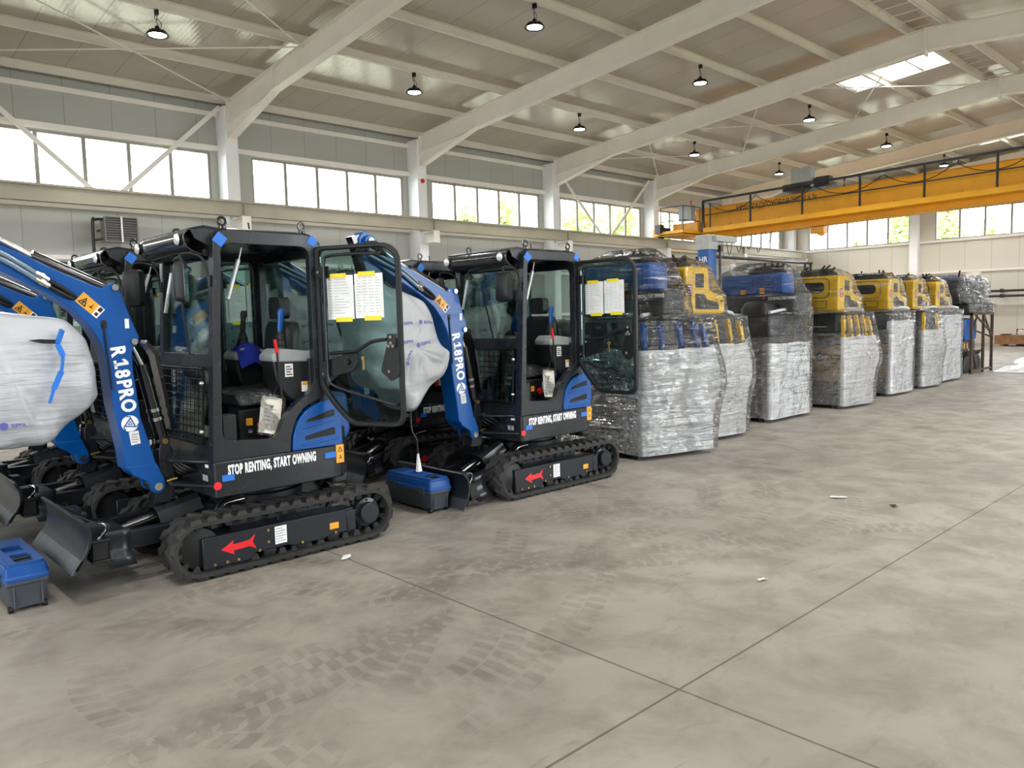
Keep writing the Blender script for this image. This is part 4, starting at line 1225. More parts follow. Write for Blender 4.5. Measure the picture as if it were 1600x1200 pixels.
def cab(root, mirror_turn=0):
    b = MB()
    outer = rpoly([(-0.505, 0.735), (0.03, 0.735), (0.035, 0.82), (0.07, 0.945), (0.15, 1.035), (0.29, 1.085), (0.32, 1.10), (0.32, 2.205), (-0.395, 2.205), (-0.43, 2.10)], [0, 0, 0.05, 0.05, 0.05, 0.02, 0, 0.13, 0.17, 0.05], 5)
    door = rpoly([(-0.437, 0.865), (-0.10, 0.84), (-0.045, 0.88), (0.0, 0.985), (0.12, 1.085), (0.20, 1.13), (0.235, 1.20), (0.235, 2.125), (-0.375, 2.125), (-0.395, 2.0)], [0.06, 0.04, 0.04, 0.06, 0.05, 0.04, 0.03, 0.08, 0.16, 0.04], 5)
    b.plate(outer, [door], 'xz', -0.482, -0.425)
    # far side with two fixed windows
    far_o = [(-0.505, 0.735), (0.32, 0.735), (0.32, 2.205), (-0.395, 2.205), (-0.43, 2.10)]
    w1 = rpoly([(-0.425, 1.12), (-0.10, 1.12), (-0.10, 2.08), (-0.365, 2.08)], 0.05)
    w2 = rpoly([(-0.03, 1.25), (0.24, 1.25), (0.24, 2.08), (-0.03, 2.08)], 0.05)
    b.plate(far_o, [w1, w2], 'xz', 0.42, 0.47)
    # front with windscreen and guarded lower window
    sh = Matrix(((1, 0, 0.055, -0.545), (0, 1, 0, 0), (0, 0, 1, 0), (0, 0, 0, 1)))
    fo = rrect(-0.48, 0.47, 0.735, 2.17, 0.03)
    f1 = rrect(-0.41, 0.40, 1.425, 2.06, 0.04); f2 = rrect(-0.405, 0.395, 0.855, 1.335, 0.03)
    b.plate(fo, [f1, f2], 'yz', 0.0, 0.05, sh)
    # rear with its window
    b.plate(rrect(-0.48, 0.47, 1.0, 2.17, 0.03), [rrect(-0.38, 0.37, 1.38, 2.06, 0.06)], 'yz', 0.27, 0.32)
    # floor and the bulkhead behind the seat
    b.box(-0.48, 0.30, -0.44, 0.44, 0.735, 0.80)
    b.box(0.22, 0.30, -0.44, 0.44, 0.78, 1.36)
    b.box(-0.5, -0.46, -0.44, 0.44, 0.735, 0.86)
    c = b.build('cab_frame', M['charcoal'], root, bevel=0.018, seg=3)
    r = MB()
    r.loft([[V((x, y, z)) for x, y in rpoly([(-0.40 - d, -0.47 - d), (0.30 + d, -0.47 - d), (0.30 + d, 0.46 + d), (-0.40 - d, 0.46 + d)], 0.07, 4)] for d, z in ((0.005, 2.13), (0.012, 2.17), (0.0, 2.205), (-0.04, 2.226))])
    rf = r.build('cab_roof', M['charcoal'], root, smooth=50)
    for (x, y) in ((-0.33, -0.40), (0.23, -0.40), (-0.33, 0.38), (0.23, 0.38)):
        e = MB().cyl((x, y, 2.20), (x, y, 2.238), 0.026, 12)
        e.tube([(x + 0.026 * cos(2 * pi * k / 14), y, 2.27 + 0.026 * sin(2 * pi * k / 14)) for k in range(14)], 0.0085, 6, closed=True)
        e.build('lifting_eye', M['gloss_black'], rf, smooth=40)
    MB().cyl((-0.05, -0.2, 2.22), (-0.06, -0.2, 2.30), 0.006, 6).cyl((-0.05, -0.2, 2.22), (-0.05, -0.2, 2.235), 0.015, 8).build('aerial_stub', M['black'], rf)
    MB().lathe([(0.05, 2.215), (0.05, 2.24), (0.04, 2.255), (0.02, 2.258)], (0.12, 0.2, 0), 'z', 16).build('amber_beacon', M['amber'], rf, smooth=40)
    # sun visor with its two work lamps
    v = MB()
    v.prism([(-0.36, 2.222), (-0.46, 2.235), (-0.555, 2.212), (-0.555, 2.200), (-0.46, 2.215), (-0.36, 2.205)], 'xz', -0.43, 0.42)
    for s in (-0.43, 0.41):
        v.prism([(-0.36, 2.22), (-0.46, 2.23), (-0.55, 2.21), (-0.52, 2.15), (-0.42, 2.10)], 'xz', s, s + 0.012)
    vz = v.build('roof_visor', M['charcoal'], root)
    prof = smooth_path([(-0.552, 0, 2.205), (-0.585, 0, 2.165), (-0.575, 0, 2.11), (-0.525, 0, 2.07), (-0.465, 0, 2.05)], 3)
    P = [[V((p_.x, y, p_.z)) for p_ in prof] for y in (-0.42, -0.40, -0.14, 0.14, 0.39, 0.41)]
    MB().grid(P).build('smoked_panel', M['visor_smoke'], vz, smooth=60, thick=0.004)
    MB().tube([(-0.455, -0.42, 2.068), (-0.455, 0.41, 2.068)], 0.02, 8).build('visor_trim', M['gloss_black'], vz, smooth=60)
    for y in (-0.355, 0.39):
        l = MB().lathe([(0.015, 0.07), (0.03, 0.05), (0.038, 0.015), (0.040, 0.0)], (-0.598, y, 2.145), 'x', 20)
        l.build('lamp_body', M['black'], vz, smooth=40)
        l = MB().lathe([(0.038, -0.004), (0.03, -0.014), (0.01, -0.018)], (-0.598, y, 2.145), 'x', 20)
        l.build('work_lamp', M['lens'], vz, smooth=40)
    t = MB()
    m_ = Matrix.Translation((-0.405, -0.452, 2.135)) @ Matrix.Rotation(radians(45), 4, 'X') @ Matrix.Rotation(radians(-35), 4, 'Z')
    t.box(-0.035, 0.035, -0.003, 0.0, -0.035, 0.035, Matrix.Translation((-0.385, -0.4835, 2.145)) @ Matrix.Rotation(radians(38), 4, 'Y'))
    t.build('blue_corner_tape', M['blue_tape'], rf)
    t = MB().box(-0.03, 0.03, -0.486, -0.483, -0.03, 0.03, Matrix.Translation((0.26, 0, 2.165)) @ Matrix.Rotation(radians(30), 4, 'Y'))
    t.build('blue_corner_tape', M['blue_tape'], rf)
    # panes
    MB().prism([(-0.535 + 0.055 * 1.41 + 0.02, 1.41), (-0.545 + 0.055 * 1.41 + 0.025, 1.41), (-0.545 + 0.055 * 2.08 + 0.025, 2.08), (-0.535 + 0.055 * 2.08 + 0.02, 2.08)], 'xz', -0.43, 0.42).build('windscreen', M['cab_glass'], c)
    MB().prism([(-0.47, 0.84), (-0.465, 0.84), (-0.44, 1.35), (-0.445, 1.35)], 'xz', -0.42, 0.41).build('lower_front_pane', M['cab_glass'], c)
    for nm, w_ in (('side_pane', w1), ('side_pane', w2)):
        MB().prism(w_, 'xz', 0.442, 0.448).build(nm, M['cab_glass'], c)
    MB().box(0.292, 0.298, -0.40, 0.39, 1.36, 2.08).build('rear_pane', M['cab_glass'], c)
    # wire guard over the lower front window
    g = MB()
    fx = lambda z: -0.545 + 0.055 * z - 0.035
    for k in range(13):
        y = -0.395 + 0.78 * k / 12
        g.cyl((fx(0.85), y, 0.85), (fx(1.32), y, 1.32), 0.003, 6)
    for k in range(10):
        z = 0.855 + 0.46 * k / 9
        g.cyl((fx(z) - 0.006, -0.40, z), (fx(z) - 0.006, 0.39, z), 0.003, 6)
    g.tube([(fx(z), y, z) for y, z in rrect(-0.405, 0.395, 0.845, 1.33, 0.03)], 0.009, 6, closed=True)
    gd = g.build('window_guard', M['guard_black'], root)
    k_ = MB()
    for z in (0.93, 1.24):
        k_.sphere((fx(z) - 0.012, -0.415, z), 0.018, 10)
    k_.build('guard_knob', M['chrome'], gd, smooth=60)
    # wipers / struts / coiled lead
    s = MB().cyl((-0.225, -0.38, 2.03), (-0.31, -0.38, 1.77), 0.016, 10).cyl((-0.20, -0.38, 2.11), (-0.23, -0.38, 2.0), 0.006, 6)
    s.build('wrapped_strut', M['silver_wrap'], root, smooth=50)
    s = MB().cyl((-0.40, 0.33, 1.98), (-0.45, 0.35, 1.70), 0.015, 10)
    s.build('wrapped_strut', M['silver_wrap'], root, smooth=50)
    coil = [(-0.365 + 0.016 * cos(k * 1.1), 0.285 + 0.016 * sin(k * 1.1) + 0.0003 * k, 1.98 - 0.0036 * k) for k in range(150)]
    MB().tube(coil, 0.006, 5).build('coiled_lead', M['black'], root, smooth=60)
    w = MB().cyl((-0.47, -0.1, 1.42), (-0.44, 0.1, 1.95), 0.008, 6)
    w.build('wiper', M['black'], root)
    # mirrors on looped arms
    for (p, q, sgn) in (((-0.455, -0.45, 1.95), (-0.60, -0.40, 1.88), 1), ((-0.45, 0.42, 1.95), (-0.60, 0.50, 1.88), -1)):
        a = MB().tube(smooth_path([(p[0], p[1], 1.86), (p[0] - 0.02, p[1], 2.0), (p[0] - 0.07, (p[1] + q[1]) / 2, 2.05), (q[0] + 0.0, q[1] + 0.01 * sgn, 2.05), (q[0] + 0.01, q[1] + 0.01, 2.0), (q[0] + 0.02, q[1], 1.93)], 5), 0.009, 8)
        a.cyl((p[0] + 0.005, p[1], 1.85), (p[0] + 0.005, p[1], 1.92), 0.016, 8)
        am = a.build('mirror_arm', M['black'], root, smooth=60)
        mr = MB()
        T = Matrix.Translation((q[0], q[1], 1.88)) @ Matrix.Rotation(radians((20 + mirror_turn) * sgn), 4, 'Z')
        rings = []
        for (d, s_) in ((0.02, 0.97), (0.005, 1.0), (-0.03, 0.93), (-0.045, 0.7)):
            rings.append([T @ V((d, y * s_, z * s_)) for y, z in rrect(-0.075, 0.075, -0.13, 0.13, 0.035, 4)])
        mr.loft(rings)
        mo = mr.build('mirror_shell', M['black'], am, smooth=40)
        b2 = MB(); b2.loft([[T @ V((d, y * 0.93, z * 0.93)) for y, z in rrect(-0.075, 0.075, -0.13, 0.13, 0.035, 4)] for d in (0.02, 0.023)])
        b2.build('mirror_glass', M['mirror'], am)
    # seat and controls
    s = MB()
    s.loft([[V((x, y, z)) for x, y in rrect(-0.17 + d, 0.18 - d, -0.22 + d, 0.20 - d, 0.08)] for d, z in ((0.03, 1.02), (0.0, 1.05), (0.0, 1.12), (0.03, 1.15))])
    s.box(-0.12, 0.16, -0.17, 0.15, 0.80, 1.03)
    st = s.build('seat_cushion', M['seat_vinyl'], root, smooth=40)
    s = MB()
    s.loft([[V((0.15 + 0.10 * (z - 1.12) + d, y, z)) for y, z in rrect(-0.2 + abs(d - 0.05) * 0.4, 0.18 - abs(d - 0.05) * 0.4, 1.12, 1.62, 0.09)] for d in (0.0, 0.03, 0.07, 0.10)])
    s.loft([[V((0.19 + d, y, z)) for y, z in rrect(-0.1, 0.08, 1.64, 1.80, 0.05)] for d in (0, 0.02, 0.06, 0.08)])
    s.build('seat_back', M['seat_vinyl'], root, smooth=40)
    P = []
    for i in range(9):
        row = []
        for j in range(9):
            x, y = -0.22 + 0.44 * i / 8, -0.27 + 0.52 * j / 8
            row.append(V((x, y, 1.16 + 0.035 * mnoise.noise(V((x * 9, y * 9, 1))) - 0.09 * max(0, abs(2 * j / 8 - 1) - 0.75) * 4 - 0.12 * max(0, 0.25 - i / 8))))
        P.append(row)
    MB().grid(P).build('seat_cover_film', M['clear_bag'], st, smooth=60, subsurf=1)
    for sd, y0, y1 in ((0, -0.40, -0.20), (1, 0.20, 0.40)):
        pr = rpoly([(-0.03, 1.36), (0.0, 1.18), (0.10, 1.06), (0.22, 1.06), (0.30, 1.30), (0.29, 1.40), (0.02, 1.43)], [0.03, 0.06, 0.05, 0.05, 0.05, 0.04, 0.04])
        k_ = MB().prism(pr, 'xz', y0, y1)
        con = k_.build('control_console', M['black'], root, bevel=0.015)
        k_ = MB().prism(rpoly([(-0.035, 1.39), (-0.03, 1.345), (0.30, 1.335), (0.30, 1.405), (0.02, 1.438)], 0.02), 'xz', y0 - 0.006, y1 + 0.006)
        k_.build('console_top', M['grey_plastic'], con, bevel=0.01)
        k_ = MB()
        yc = (y0 + y1) / 2
        k_.lathe([(0.055, 1.42), (0.045, 1.45), (0.048, 1.46), (0.036, 1.49), (0.038, 1.50), (0.025, 1.54), (0.018, 1.55)], (0.08, yc, 0), 'z', 14)
        k_.build('joystick_boot', M['black'], con, smooth=20)
        k_ = MB().loft([[V((0.08 + 0.02 * t + r_ * cos(a), yc + r_ * 0.8 * sin(a), 1.54 + 0.17 * t)) for a in [2 * pi * q / 10 for q in range(10)]] for t, r_ in ((0, 0.016), (0.3, 0.022), (0.6, 0.02), (0.85, 0.028), (1.0, 0.02))])
        k_.build('joystick_grip', M['blue'] if sd == 0 else M['black'], con, smooth=50)
        if sd == 0:
            MB().box(0.055, 0.115, y0 - 0.003, y0, 1.24, 1.33).build('white_sticker', M['paper'], con)
            MB().box(0.175, 0.225, y0 - 0.003, y0, 1.13, 1.20).build('white_sticker', M['paper'], con)
            MB().box(0.18, 0.22, y0 - 0.004, y0, 1.175, 1.198).build('sticker_band', M['label_orange'], con)
            k_ = MB()
            for q in range(4):
                k_.box(0.062, 0.108 - 0.012 * (q % 2), y0 - 0.004, y0, 1.252 + q * 0.018, 1.260 + q * 0.018)
            k_.build('sticker_print', M['black_ink'], con)
            k_ = MB().cyl((0.0, y0 - 0.01, 1.41), (-0.012, y0 - 0.01, 1.50), 0.012, 8)
            k_.build('safety_lever_grip', M['red'], con)
            MB().tube(smooth_path([(0.0, y0 - 0.01, 1.41), (0.01, y0 - 0.012, 1.2), (0.03, y0 - 0.012, 1.05)], 5), 0.007, 6).build('safety_lever', M['black'], con)
    k_ = MB()
    for y in (-0.08, 0.06):
        k_.tube(smooth_path([(-0.30, y, 0.80), (-0.29, y, 1.05), (-0.33, y, 1.22), (-0.30, y, 1.32)], 4), 0.010, 6)
        k_.sphere((-0.30, y, 1.33), 0.022, 8)
        k_.box(-0.40, -0.28, y - 0.04, y + 0.04, 0.805, 0.83)
    k_.build('travel_lever', M['black'], root, smooth=60)
    k_ = MB().box(-0.40, -0.30, -0.40, -0.30, 0.80, 1.02)
    k_.build('switch_box', M['black'], root, bevel=0.01)
    # monitor in a plastic bag behind the windscreen
    mn = MB().box(-0.03, 0.03, -0.06, 0.06, -0.08, 0.08, Matrix.Translation((-0.355, 0.06, 1.56)) @ Matrix.Rotation(radians(25), 4, 'Y'))
    mn.cyl((-0.345, 0.06, 0.80), (-0.345, 0.06, 1.55), 0.022, 8)
    mo = mn.build('monitor', M['black'], root, bevel=0.01)
    rg = []
    for z, r_ in ((1.42, 0.06), (1.50, 0.10), (1.60, 0.115), (1.68, 0.09), (1.74, 0.05), (1.78, 0.03)):
        rg.append([V((-0.355 + r_ * 0.55 * cos(a) * (1 + 0.25 * mnoise.noise(V((a * 2, z * 9, 0)))), 0.06 + r_ * sin(a) * (1 + 0.25 * mnoise.noise(V((a * 2, z * 9, 3)))), z)) for a in [2 * pi * q / 14 for q in range(14)]])
    MB().loft(rg).build('monitor_bag', M['milky_bag'], mo, smooth=60)
    # wall panel of switches by the sill
    kb = MB().box(-0.24, 0.17, -0.29, -0.22, 0.80, 1.03).build('seat_base_panel', M['black'], root, bevel=0.01)
    k_ = MB().box(-0.19, -0.145, -0.293, -0.289, 0.92, 0.97)
    k_.build('orange_label', M['label_orange'], kb)
    MB().cyl((-0.167, -0.285, 0.885), (-0.167, -0.30, 0.885), 0.016, 12).build('key_switch', M['chrome'], kb)
    MB().cyl((-0.09, -0.285, 0.92), (-0.09, -0.315, 0.92), 0.022, 10).box(-0.10, -0.08, -0.33, -0.30, 0.89, 0.95).build('red_isolator', M['red'], kb)
    MB().box(-0.04, 0.06, -0.294, -0.289, 0.90, 1.0).build('white_instruction_sheet', M['paper'], kb)
    MB().box(-0.04, 0.0, -0.296, -0.289, 0.90, 0.93).build('sheet_corner', M['label_orange'], kb)
    return c

def door(root, ang):
    out = rpoly([(0.0, 1.16), (0.10, 1.03), (0.24, 0.89), (0.66, 0.89), (0.66, 2.13), (0.0, 2.13)], [0.05, 0.05, 0.06, 0.09, 0.16, 0.05], 5)
    ins = rpoly([(0.035, 1.175), (0.125, 1.052), (0.255, 0.922), (0.63, 0.922), (0.628, 2.10), (0.035, 2.10)], [0.05, 0.05, 0.05, 0.07, 0.14, 0.04], 5)
    b = MB().plate(out, [ins], 'xz', -0.02, 0.02)
    o = b.build('cab_door', M['black'], root, bevel=0.008, loc=(0.285, -0.475, 0))
    o.rotation_euler.z = -radians(ang)
    MB().prism(ins, 'xz', 0.002, 0.008).build('door_pane', M['door_glass'], o)
    t = MB().tube(smooth_path([(0.53, -0.05, 2.055), (0.35, -0.055, 2.06), (0.14, -0.055, 2.055), (0.105, -0.055, 2.02), (0.10, -0.055, 1.9), (0.10, -0.055, 1.35), (0.105, -0.055, 1.22), (0.16, -0.055, 1.165), (0.40, -0.055, 1.10), (0.61, -0.05, 1.045)], 6), 0.011, 8)
    for (u, z) in ((0.53, 2.055), (0.61, 1.045)):
        t.cyl((u, -0.055, z), (u, 0.0, z), 0.014, 8)
    t.build('grab_rail', M['charcoal'], o, smooth=60)
    t = MB().tube(smooth_path([(0.12, -0.06, 1.395), (0.30, -0.06, 1.405), (0.36, -0.06, 1.42), (0.46, -0.06, 1.47), (0.57, -0.06, 1.485)], 5), 0.012, 8)
    t.build('latch_bar', M['black'], o, smooth=60)
    b = MB().prism(rpoly([(0.02, 1.33), (0.32, 1.41), (0.33, 1.33), (0.28, 1.27), (0.02, 1.21)], 0.02), 'xz', -0.03, -0.018)
    b.build('lower_bracket_plate', M['black'], o, bevel=0.003)
    b = MB().prism(rpoly([(0.55, 1.44), (0.645, 1.50), (0.645, 1.24), (0.58, 1.20), (0.50, 1.27)], 0.02), 'xz', -0.03, -0.018)
    b.build('latch_plate', M['black'], o, bevel=0.003)
    b = MB().box(0.57, 0.63, -0.055, -0.03, 1.44, 1.52)
    b.build('latch_block', M['black'], o, bevel=0.004)
    for (u, z) in ((0.04, 1.95), (0.09, 1.95), (0.05, 1.25), (0.10, 1.26), (0.57, 1.27), (0.60, 1.50), (0.60, 1.46), (0.585, 1.44), (0.615, 1.44)):
        k = MB().cyl((u, -0.02, z), (u, -0.062 if u > 0.55 and z > 1.4 else -0.042, z), 0.011, 8)
        k.build('plate_bolt', M['chrome'], o, smooth=40)
    MB().box(0.02, 0.12, -0.03, -0.018, 1.91, 1.99).build('upper_bracket_plate', M['black'], o, bevel=0.003)
    MB().cyl((0.25, -0.06, 1.335), (0.25, 0.0, 1.335), 0.02, 10).build('door_lock', M['black'], o, smooth=40)
    k = MB().cyl((0.38, -0.03, 1.36), (0.38, -0.055, 1.36), 0.014, 8).box(0.373, 0.387, -0.05, -0.045, 1.28, 1.35)
    k.build('lock_key', M['brass'], o)
    # two taped inspection sheets
    for i, (u0, u1, z0, z1, tilt) in enumerate(((0.085, 0.295, 1.625, 1.925, 0.0), (0.305, 0.525, 1.63, 1.93, 0.0))):
        P = [[V((u0 + (u1 - u0) * a, 0.0 - 0.004 * sin(pi * a) - 0.003 * c, z0 + (z1 - z0) * c)) for c in (0, 0.33, 0.66, 1)] for a in (0, 0.33, 0.66, 1)]
        MB().grid(P).build('inspection_sheet', M['paper'], o, thick=0.001)
        t = MB()
        rnd = random.Random(i + 5)
        for q in range(13):
            z = z1 - 0.03 - q * 0.019
            if i == 0:
                t.box(u0 + 0.02, u0 + 0.045, -0.0095, -0.0085, z, z + 0.0028)
                t.box(u0 + 0.06, u0 + 0.06 + rnd.uniform(0.04, 0.12), -0.0095, -0.0085, z, z + 0.0028)
            else:
                for w_ in range(4):
                    t.box(u0 + 0.02 + w_ * 0.048, u0 + 0.02 + w_ * 0.048 + rnd.uniform(0.015, 0.04), -0.0095, -0.0085, z, z + 0.0028)
        t.build('sheet_print', M['print'], o)
        for (tu, tz) in (((u0 + u1) / 2 - 0.01, z1), ((u0 + u1) / 2 + 0.03, z0)):
            MB().box(tu - 0.065, tu + 0.065, -0.012, -0.0095, tz - 0.017, tz + 0.013).build('yellow_tape', M['tape_yellow'], o)
    return o

def make_excavator(style, drop, ang):
    root = empty('mini_excavator')
    undercarriage(root)
    blade(root, drop, 0.11 if drop else 0.0)
    house(root)
    boom(root)
    arm_and_bucket(root, style)
    cab(root, -50 if style == 'foam' else 0)
    door(root, ang)
    return root
M['mirror'] = paint('mirror_glass', rgb(150, 155, 160), 0.06, 1.0)
M['milky_bag'] = film('milky_plastic_bag', 0.65, (0.95, 0.95, 0.95, 1), 0.3, 0.05, (14, 14, 14), 0.8)

E1 = make_excavator('foam', 0.0, 64)
E2 = make_excavator('film', -0.22, 86)
spots = [
    (E1, (2.43, 5.33), 'charcoal and blue cabbed mini excavator nearest the camera, foam-wrapped bucket, blade raised off the floor'),
    (E2, (5.225, 5.41), 'charcoal and blue cabbed mini excavator beside the film-wrapped machinery pallets, behind the blue lidded toolbox'),
    (None, (2.40, 6.95), 'charcoal and blue mini excavator in the left group, middle of its three'),
    (None, (5.20, 6.95), 'charcoal and blue mini excavator mostly hidden behind the one beside the pallets'),
    (None, (2.38, 8.57), 'charcoal and blue mini excavator in the left group, parked closest to the heater wall'),
    (None, (5.19, 8.50), 'charcoal and blue mini excavator near the pallets, farthest back towards the window wall'),
]
E = []
for i, (o, p, lab) in enumerate(spots):
    if o is None:
        o = copy_tree(E1 if i in (2, 4) else E2)
    o.location = (p[0], p[1], 0)
    tag(o, lab, 'excavator', 'mini excavators parked in two groups')
    for ch in o.children:                               # neighbours' doors stop short of the next machine
        if ch.name.startswith('cab_door') and i in (3, 5):
            ch.rotation_euler.z = -radians(50 if i == 3 else 58)
    E.append(o)
# a strap hanging from the second machine's film-wrapped bucket down to the floor
b = MB().tube(smooth_path([(-1.43, -0.1, 0.90), (-1.44, -0.12, 0.70), (-1.40, -0.13, 0.60), (-1.39, -0.13, 0.48)], 6), 0.009, 6)
s = b.build('hanging_strap', M['black'], E2, smooth=60)
MB().cyl((-1.39, -0.13, 0.49), (-1.385, -0.13, 0.33), 0.008, 8, 0.028).build('white_strap_end', M['paper'], s)

# document pouches hanging in the door openings and a cloth on a console
def pouch(e, label, off=(0, 0, 0), tilt=0.25):
    x, y = e.location.x, e.location.y
    t = thing('document_pouch', label, 'document pouch', (x - 0.10 + off[0], y - 0.435 + off[1], 0.87 + off[2]), 0, 'document pouches hanging in the cab doorways')
    R = Matrix.Rotation(tilt, 4, 'Y') @ Matrix.Rotation(-0.18, 4, 'X')
    P = [[R @ V((-0.075 + 0.15 * a, 0.006 * sin(pi * c), 0.25 * c)) for c in (0, 0.33, 0.66, 1)] for a in (0, 0.5, 1)]
    MB().grid(P).build('paper_sheet', M['ivory'], t, thick=0.004)
    k = MB()
    for q in range(6):
        k.box(-0.055, 0.055 - 0.02 * (q % 3), -0.007, -0.004, 0.06 + q * 0.026, 0.064 + q * 0.026, R)
    k.build('sheet_print', M['print'], t)
    P = [[R @ V((-0.09 + 0.19 * a, -0.012 + 0.02 * a + 0.01 * sin(9 * c + 3 * a), -0.015 + 0.285 * c)) for c in (0, 0.2, 0.4, 0.6, 0.8, 1)] for a in (0, 0.33, 0.66, 1)]
    MB().grid(P).build('clear_sleeve', M['clear_bag'], t, smooth=60)
    k = MB().tube([R @ V((0.0, 0, 0.26)), R @ V((0.02, 0.0, 0.31)), R @ V((0.05, 0.0, 0.40))], 0.003, 5)
    k.build('hanging_string', M['black'], t)
    return t
M['ivory'] = paint('ivory_paper', rgb(226, 220, 206), 0.75, 0, 0.3)
pouch(E[0], 'cream document in a clear pouch hanging in the nearest excavator doorway')
pouch(E[1], 'cream document in a clear pouch in the doorway of the excavator by the pallets', (0.02, 0, 0.0), 0.12)
pouch(E[3], 'cream document in a clear pouch inside the dim cab behind the second boom', (0.0, 0, 0.03), 0.3)
def cloth(e, label):
    x, y = e.location.x, e.location.y
    P = []
    for i in range(12):
        row = []
        for j in range(10):
            u, v = i / 11, j / 9
            n = mnoise.noise(V((u * 4, v * 4, 2.2)))
            row.append(V((-0.14 + 0.25 * u, -0.06 + 0.2 * v, 1.385 + 0.05 * n + 0.04 * sin(4 * u) - 0.34 * max(0, 0.42 - v))))
        P.append(row)
    o = MB().grid(P).build('blue_cloth', M['blue_cloth'], None, thick=0.006, smooth=60, subsurf=1)
    o.location = (x + 0.12, y + 0.18, 0.035)
    return tag(o, label, 'cloth')
cloth(E[0], 'crumpled blue cloth lying on the console inside the nearest cab')

# toolboxes
def toolbox():
    t = thing('toolbox', '', 'toolbox')
    W, L = 0.225, 0.66
    b = MB()
    b.loft([[V((x, y, z)) for x, y in rrect(-W / 2 + d, W / 2 - d, -L / 2 + d, L / 2 - d, 0.02)] for d, z in ((0.03, 0.03), (0.01, 0.19), (0.0, 0.20), (0.0, 0.235))])
    for s in (-1, 1):
        b.box(s * 0.07 - 0.003, s * 0.07 + 0.003, -L / 2 + 0.008, -L / 2 + 0.02, 0.04, 0.19)
    bd = b.build('box_body', M['box_grey'], t, bevel=0.003)
    b = MB()
    body = rrect(-W / 2, W / 2, -L / 2, L / 2, 0.02)
    b.loft([[V((x * s, y * s2, z)) for x, y in body] for s, s2, z in ((1.03, 1.012, 0.225), (1.03, 1.012, 0.25), (0.98, 0.99, 0.255), (0.93, 0.975, 0.325))], True)
    b.build('lid', M['blue_plastic'], t, bevel=0.004)
    b = MB()
    rec = rrect(-0.045, 0.045, -0.30, -0.10, 0.01)
    b.plate(rrect(-0.095, 0.095, -0.315, 0.315, 0.02), [rec, rrect(-0.05, 0.05, -0.02, 0.12, 0.01)], 'xy', 0.325, 0.348)
    b.build('lid_rim', M['blue_plastic'], t, bevel=0.003)
    b = MB().tube([(-0.045, -0.2, 0.345), (0.045, -0.2, 0.345)], 0.014, 8).box(-0.055, 0.055, -0.29, -0.27, 0.326, 0.345)
    b.build('handle', M['black'], t, smooth=40)
    for y in (-0.22, 0.2):
        for s in (-1, 1):
            MB().box(s * (W / 2 + 0.006) - 0.006, s * (W / 2 + 0.006) + 0.006, y - 0.035, y + 0.035, 0.185, 0.265).build('latch', M['box_grey'], t, bevel=0.003)
    for x in (-0.085, 0.085):
        for y in (-0.28, 0.28):
            MB().lathe([(0.01, -0.014), (0.024, -0.012), (0.024, 0.012), (0.01, 0.014)], (x, y, 0.024), 'x', 14).build('wheel', M['black'], t, smooth=30)
    return t
tb = toolbox(); tb.scale = (1, 1, 0.83); tb.location = (3.90, 5.39, 0); tag(tb, 'blue lidded grey toolbox on the floor between the two nearest excavators, fully in view', 'toolbox', 'toolboxes by the blades')
t2 = copy_tree(tb); t2.location = (0.905, 5.37, 0); tag(t2, 'blue lidded grey toolbox nearest the camera, cut by the photo edge', 'toolbox', 'toolboxes by the blades')
t3 = copy_tree(tb); t3.location = (0.90, 6.90, 0); tag(t3, 'blue lidded toolbox half hidden behind another toolbox by the raised blade', 'toolbox', 'toolboxes by the blades')
# ------------------------------------------------------------------ film-wrapped machinery pallets
M['grey_inside'] = paint('grey_machine_paint', rgb(74, 76, 78), 0.5)
M['dark_load'] = paint('dark_machine_paint', rgb(48, 51, 54), 0.45, 0, 0.5, 0, 0.15)
M['navy'] = paint('navy_sheet', rgb(34, 40, 84), 0.5)
M['side_film'] = film('grey_side_film', 0.28, (0.9, 0.91, 0.92, 1), 0.2, 0.05, (1.8, 1.8, 17), 0.8)
M['side_milky'] = film('milky_side_film', 0.85, (0.9, 0.91, 0.92, 1), 0.3, 0.05, (1.8, 1.8, 17), 0.8)
M['red_label'] = paint('red_label', rgb(190, 60, 50), 0.5)

def ring(z, xa, xb, ya, yb, r, ne=5, nc=3, amp=0.0, sd=0.0):
    out = []
    r = max(r, 0.005)
    cs = [(xa + r, ya + r, pi), (xb - r, ya + r, 1.5 * pi), (xb - r, yb - r, 0), (xa + r, yb - r, 0.5 * pi)]
    for i, (cx, cy, a0) in enumerate(cs):
        for k in range(nc + 1):
            a = a0 + 0.5 * pi * k / nc
            out.append(V((cx + r * cos(a), cy + r * sin(a), z)))
        nx, ny, a1 = cs[(i + 1) % 4]
        p = out[-1]; q = V((nx + r * cos(a1), ny + r * sin(a1), z))
        for k in range(1, ne):
            out.append(p.lerp(q, k / ne))
    if amp:
        c = V(((xa + xb) / 2, (ya + yb) / 2, z))
        for i, p in enumerate(out):
            n = mnoise.noise(V((p.x * 2.7 + sd, p.y * 2.7, p.z * 6.0))) + 0.5 * mnoise.noise(V((p.x * 7, p.y * 7 + sd, p.z * 17)))
            d = (p - c); d.z = 0
            out[i] = p + d.normalized() * n * amp
    return out

def shell(levels, amp=0.012, sd=0.0, sub=4):
    """loft through (z, xa, xb, ya, yb, r) levels with in-between rings"""
    R = []
    for a, b in zip(levels, levels[1:]):
        for k in range(sub):
            t = k / sub
            R.append(ring(*[a[i] + (b[i] - a[i]) * t for i in range(6)], amp=amp, sd=sd))
    R.append(ring(*levels[-1], amp=amp, sd=sd))
    return MB().loft(R)

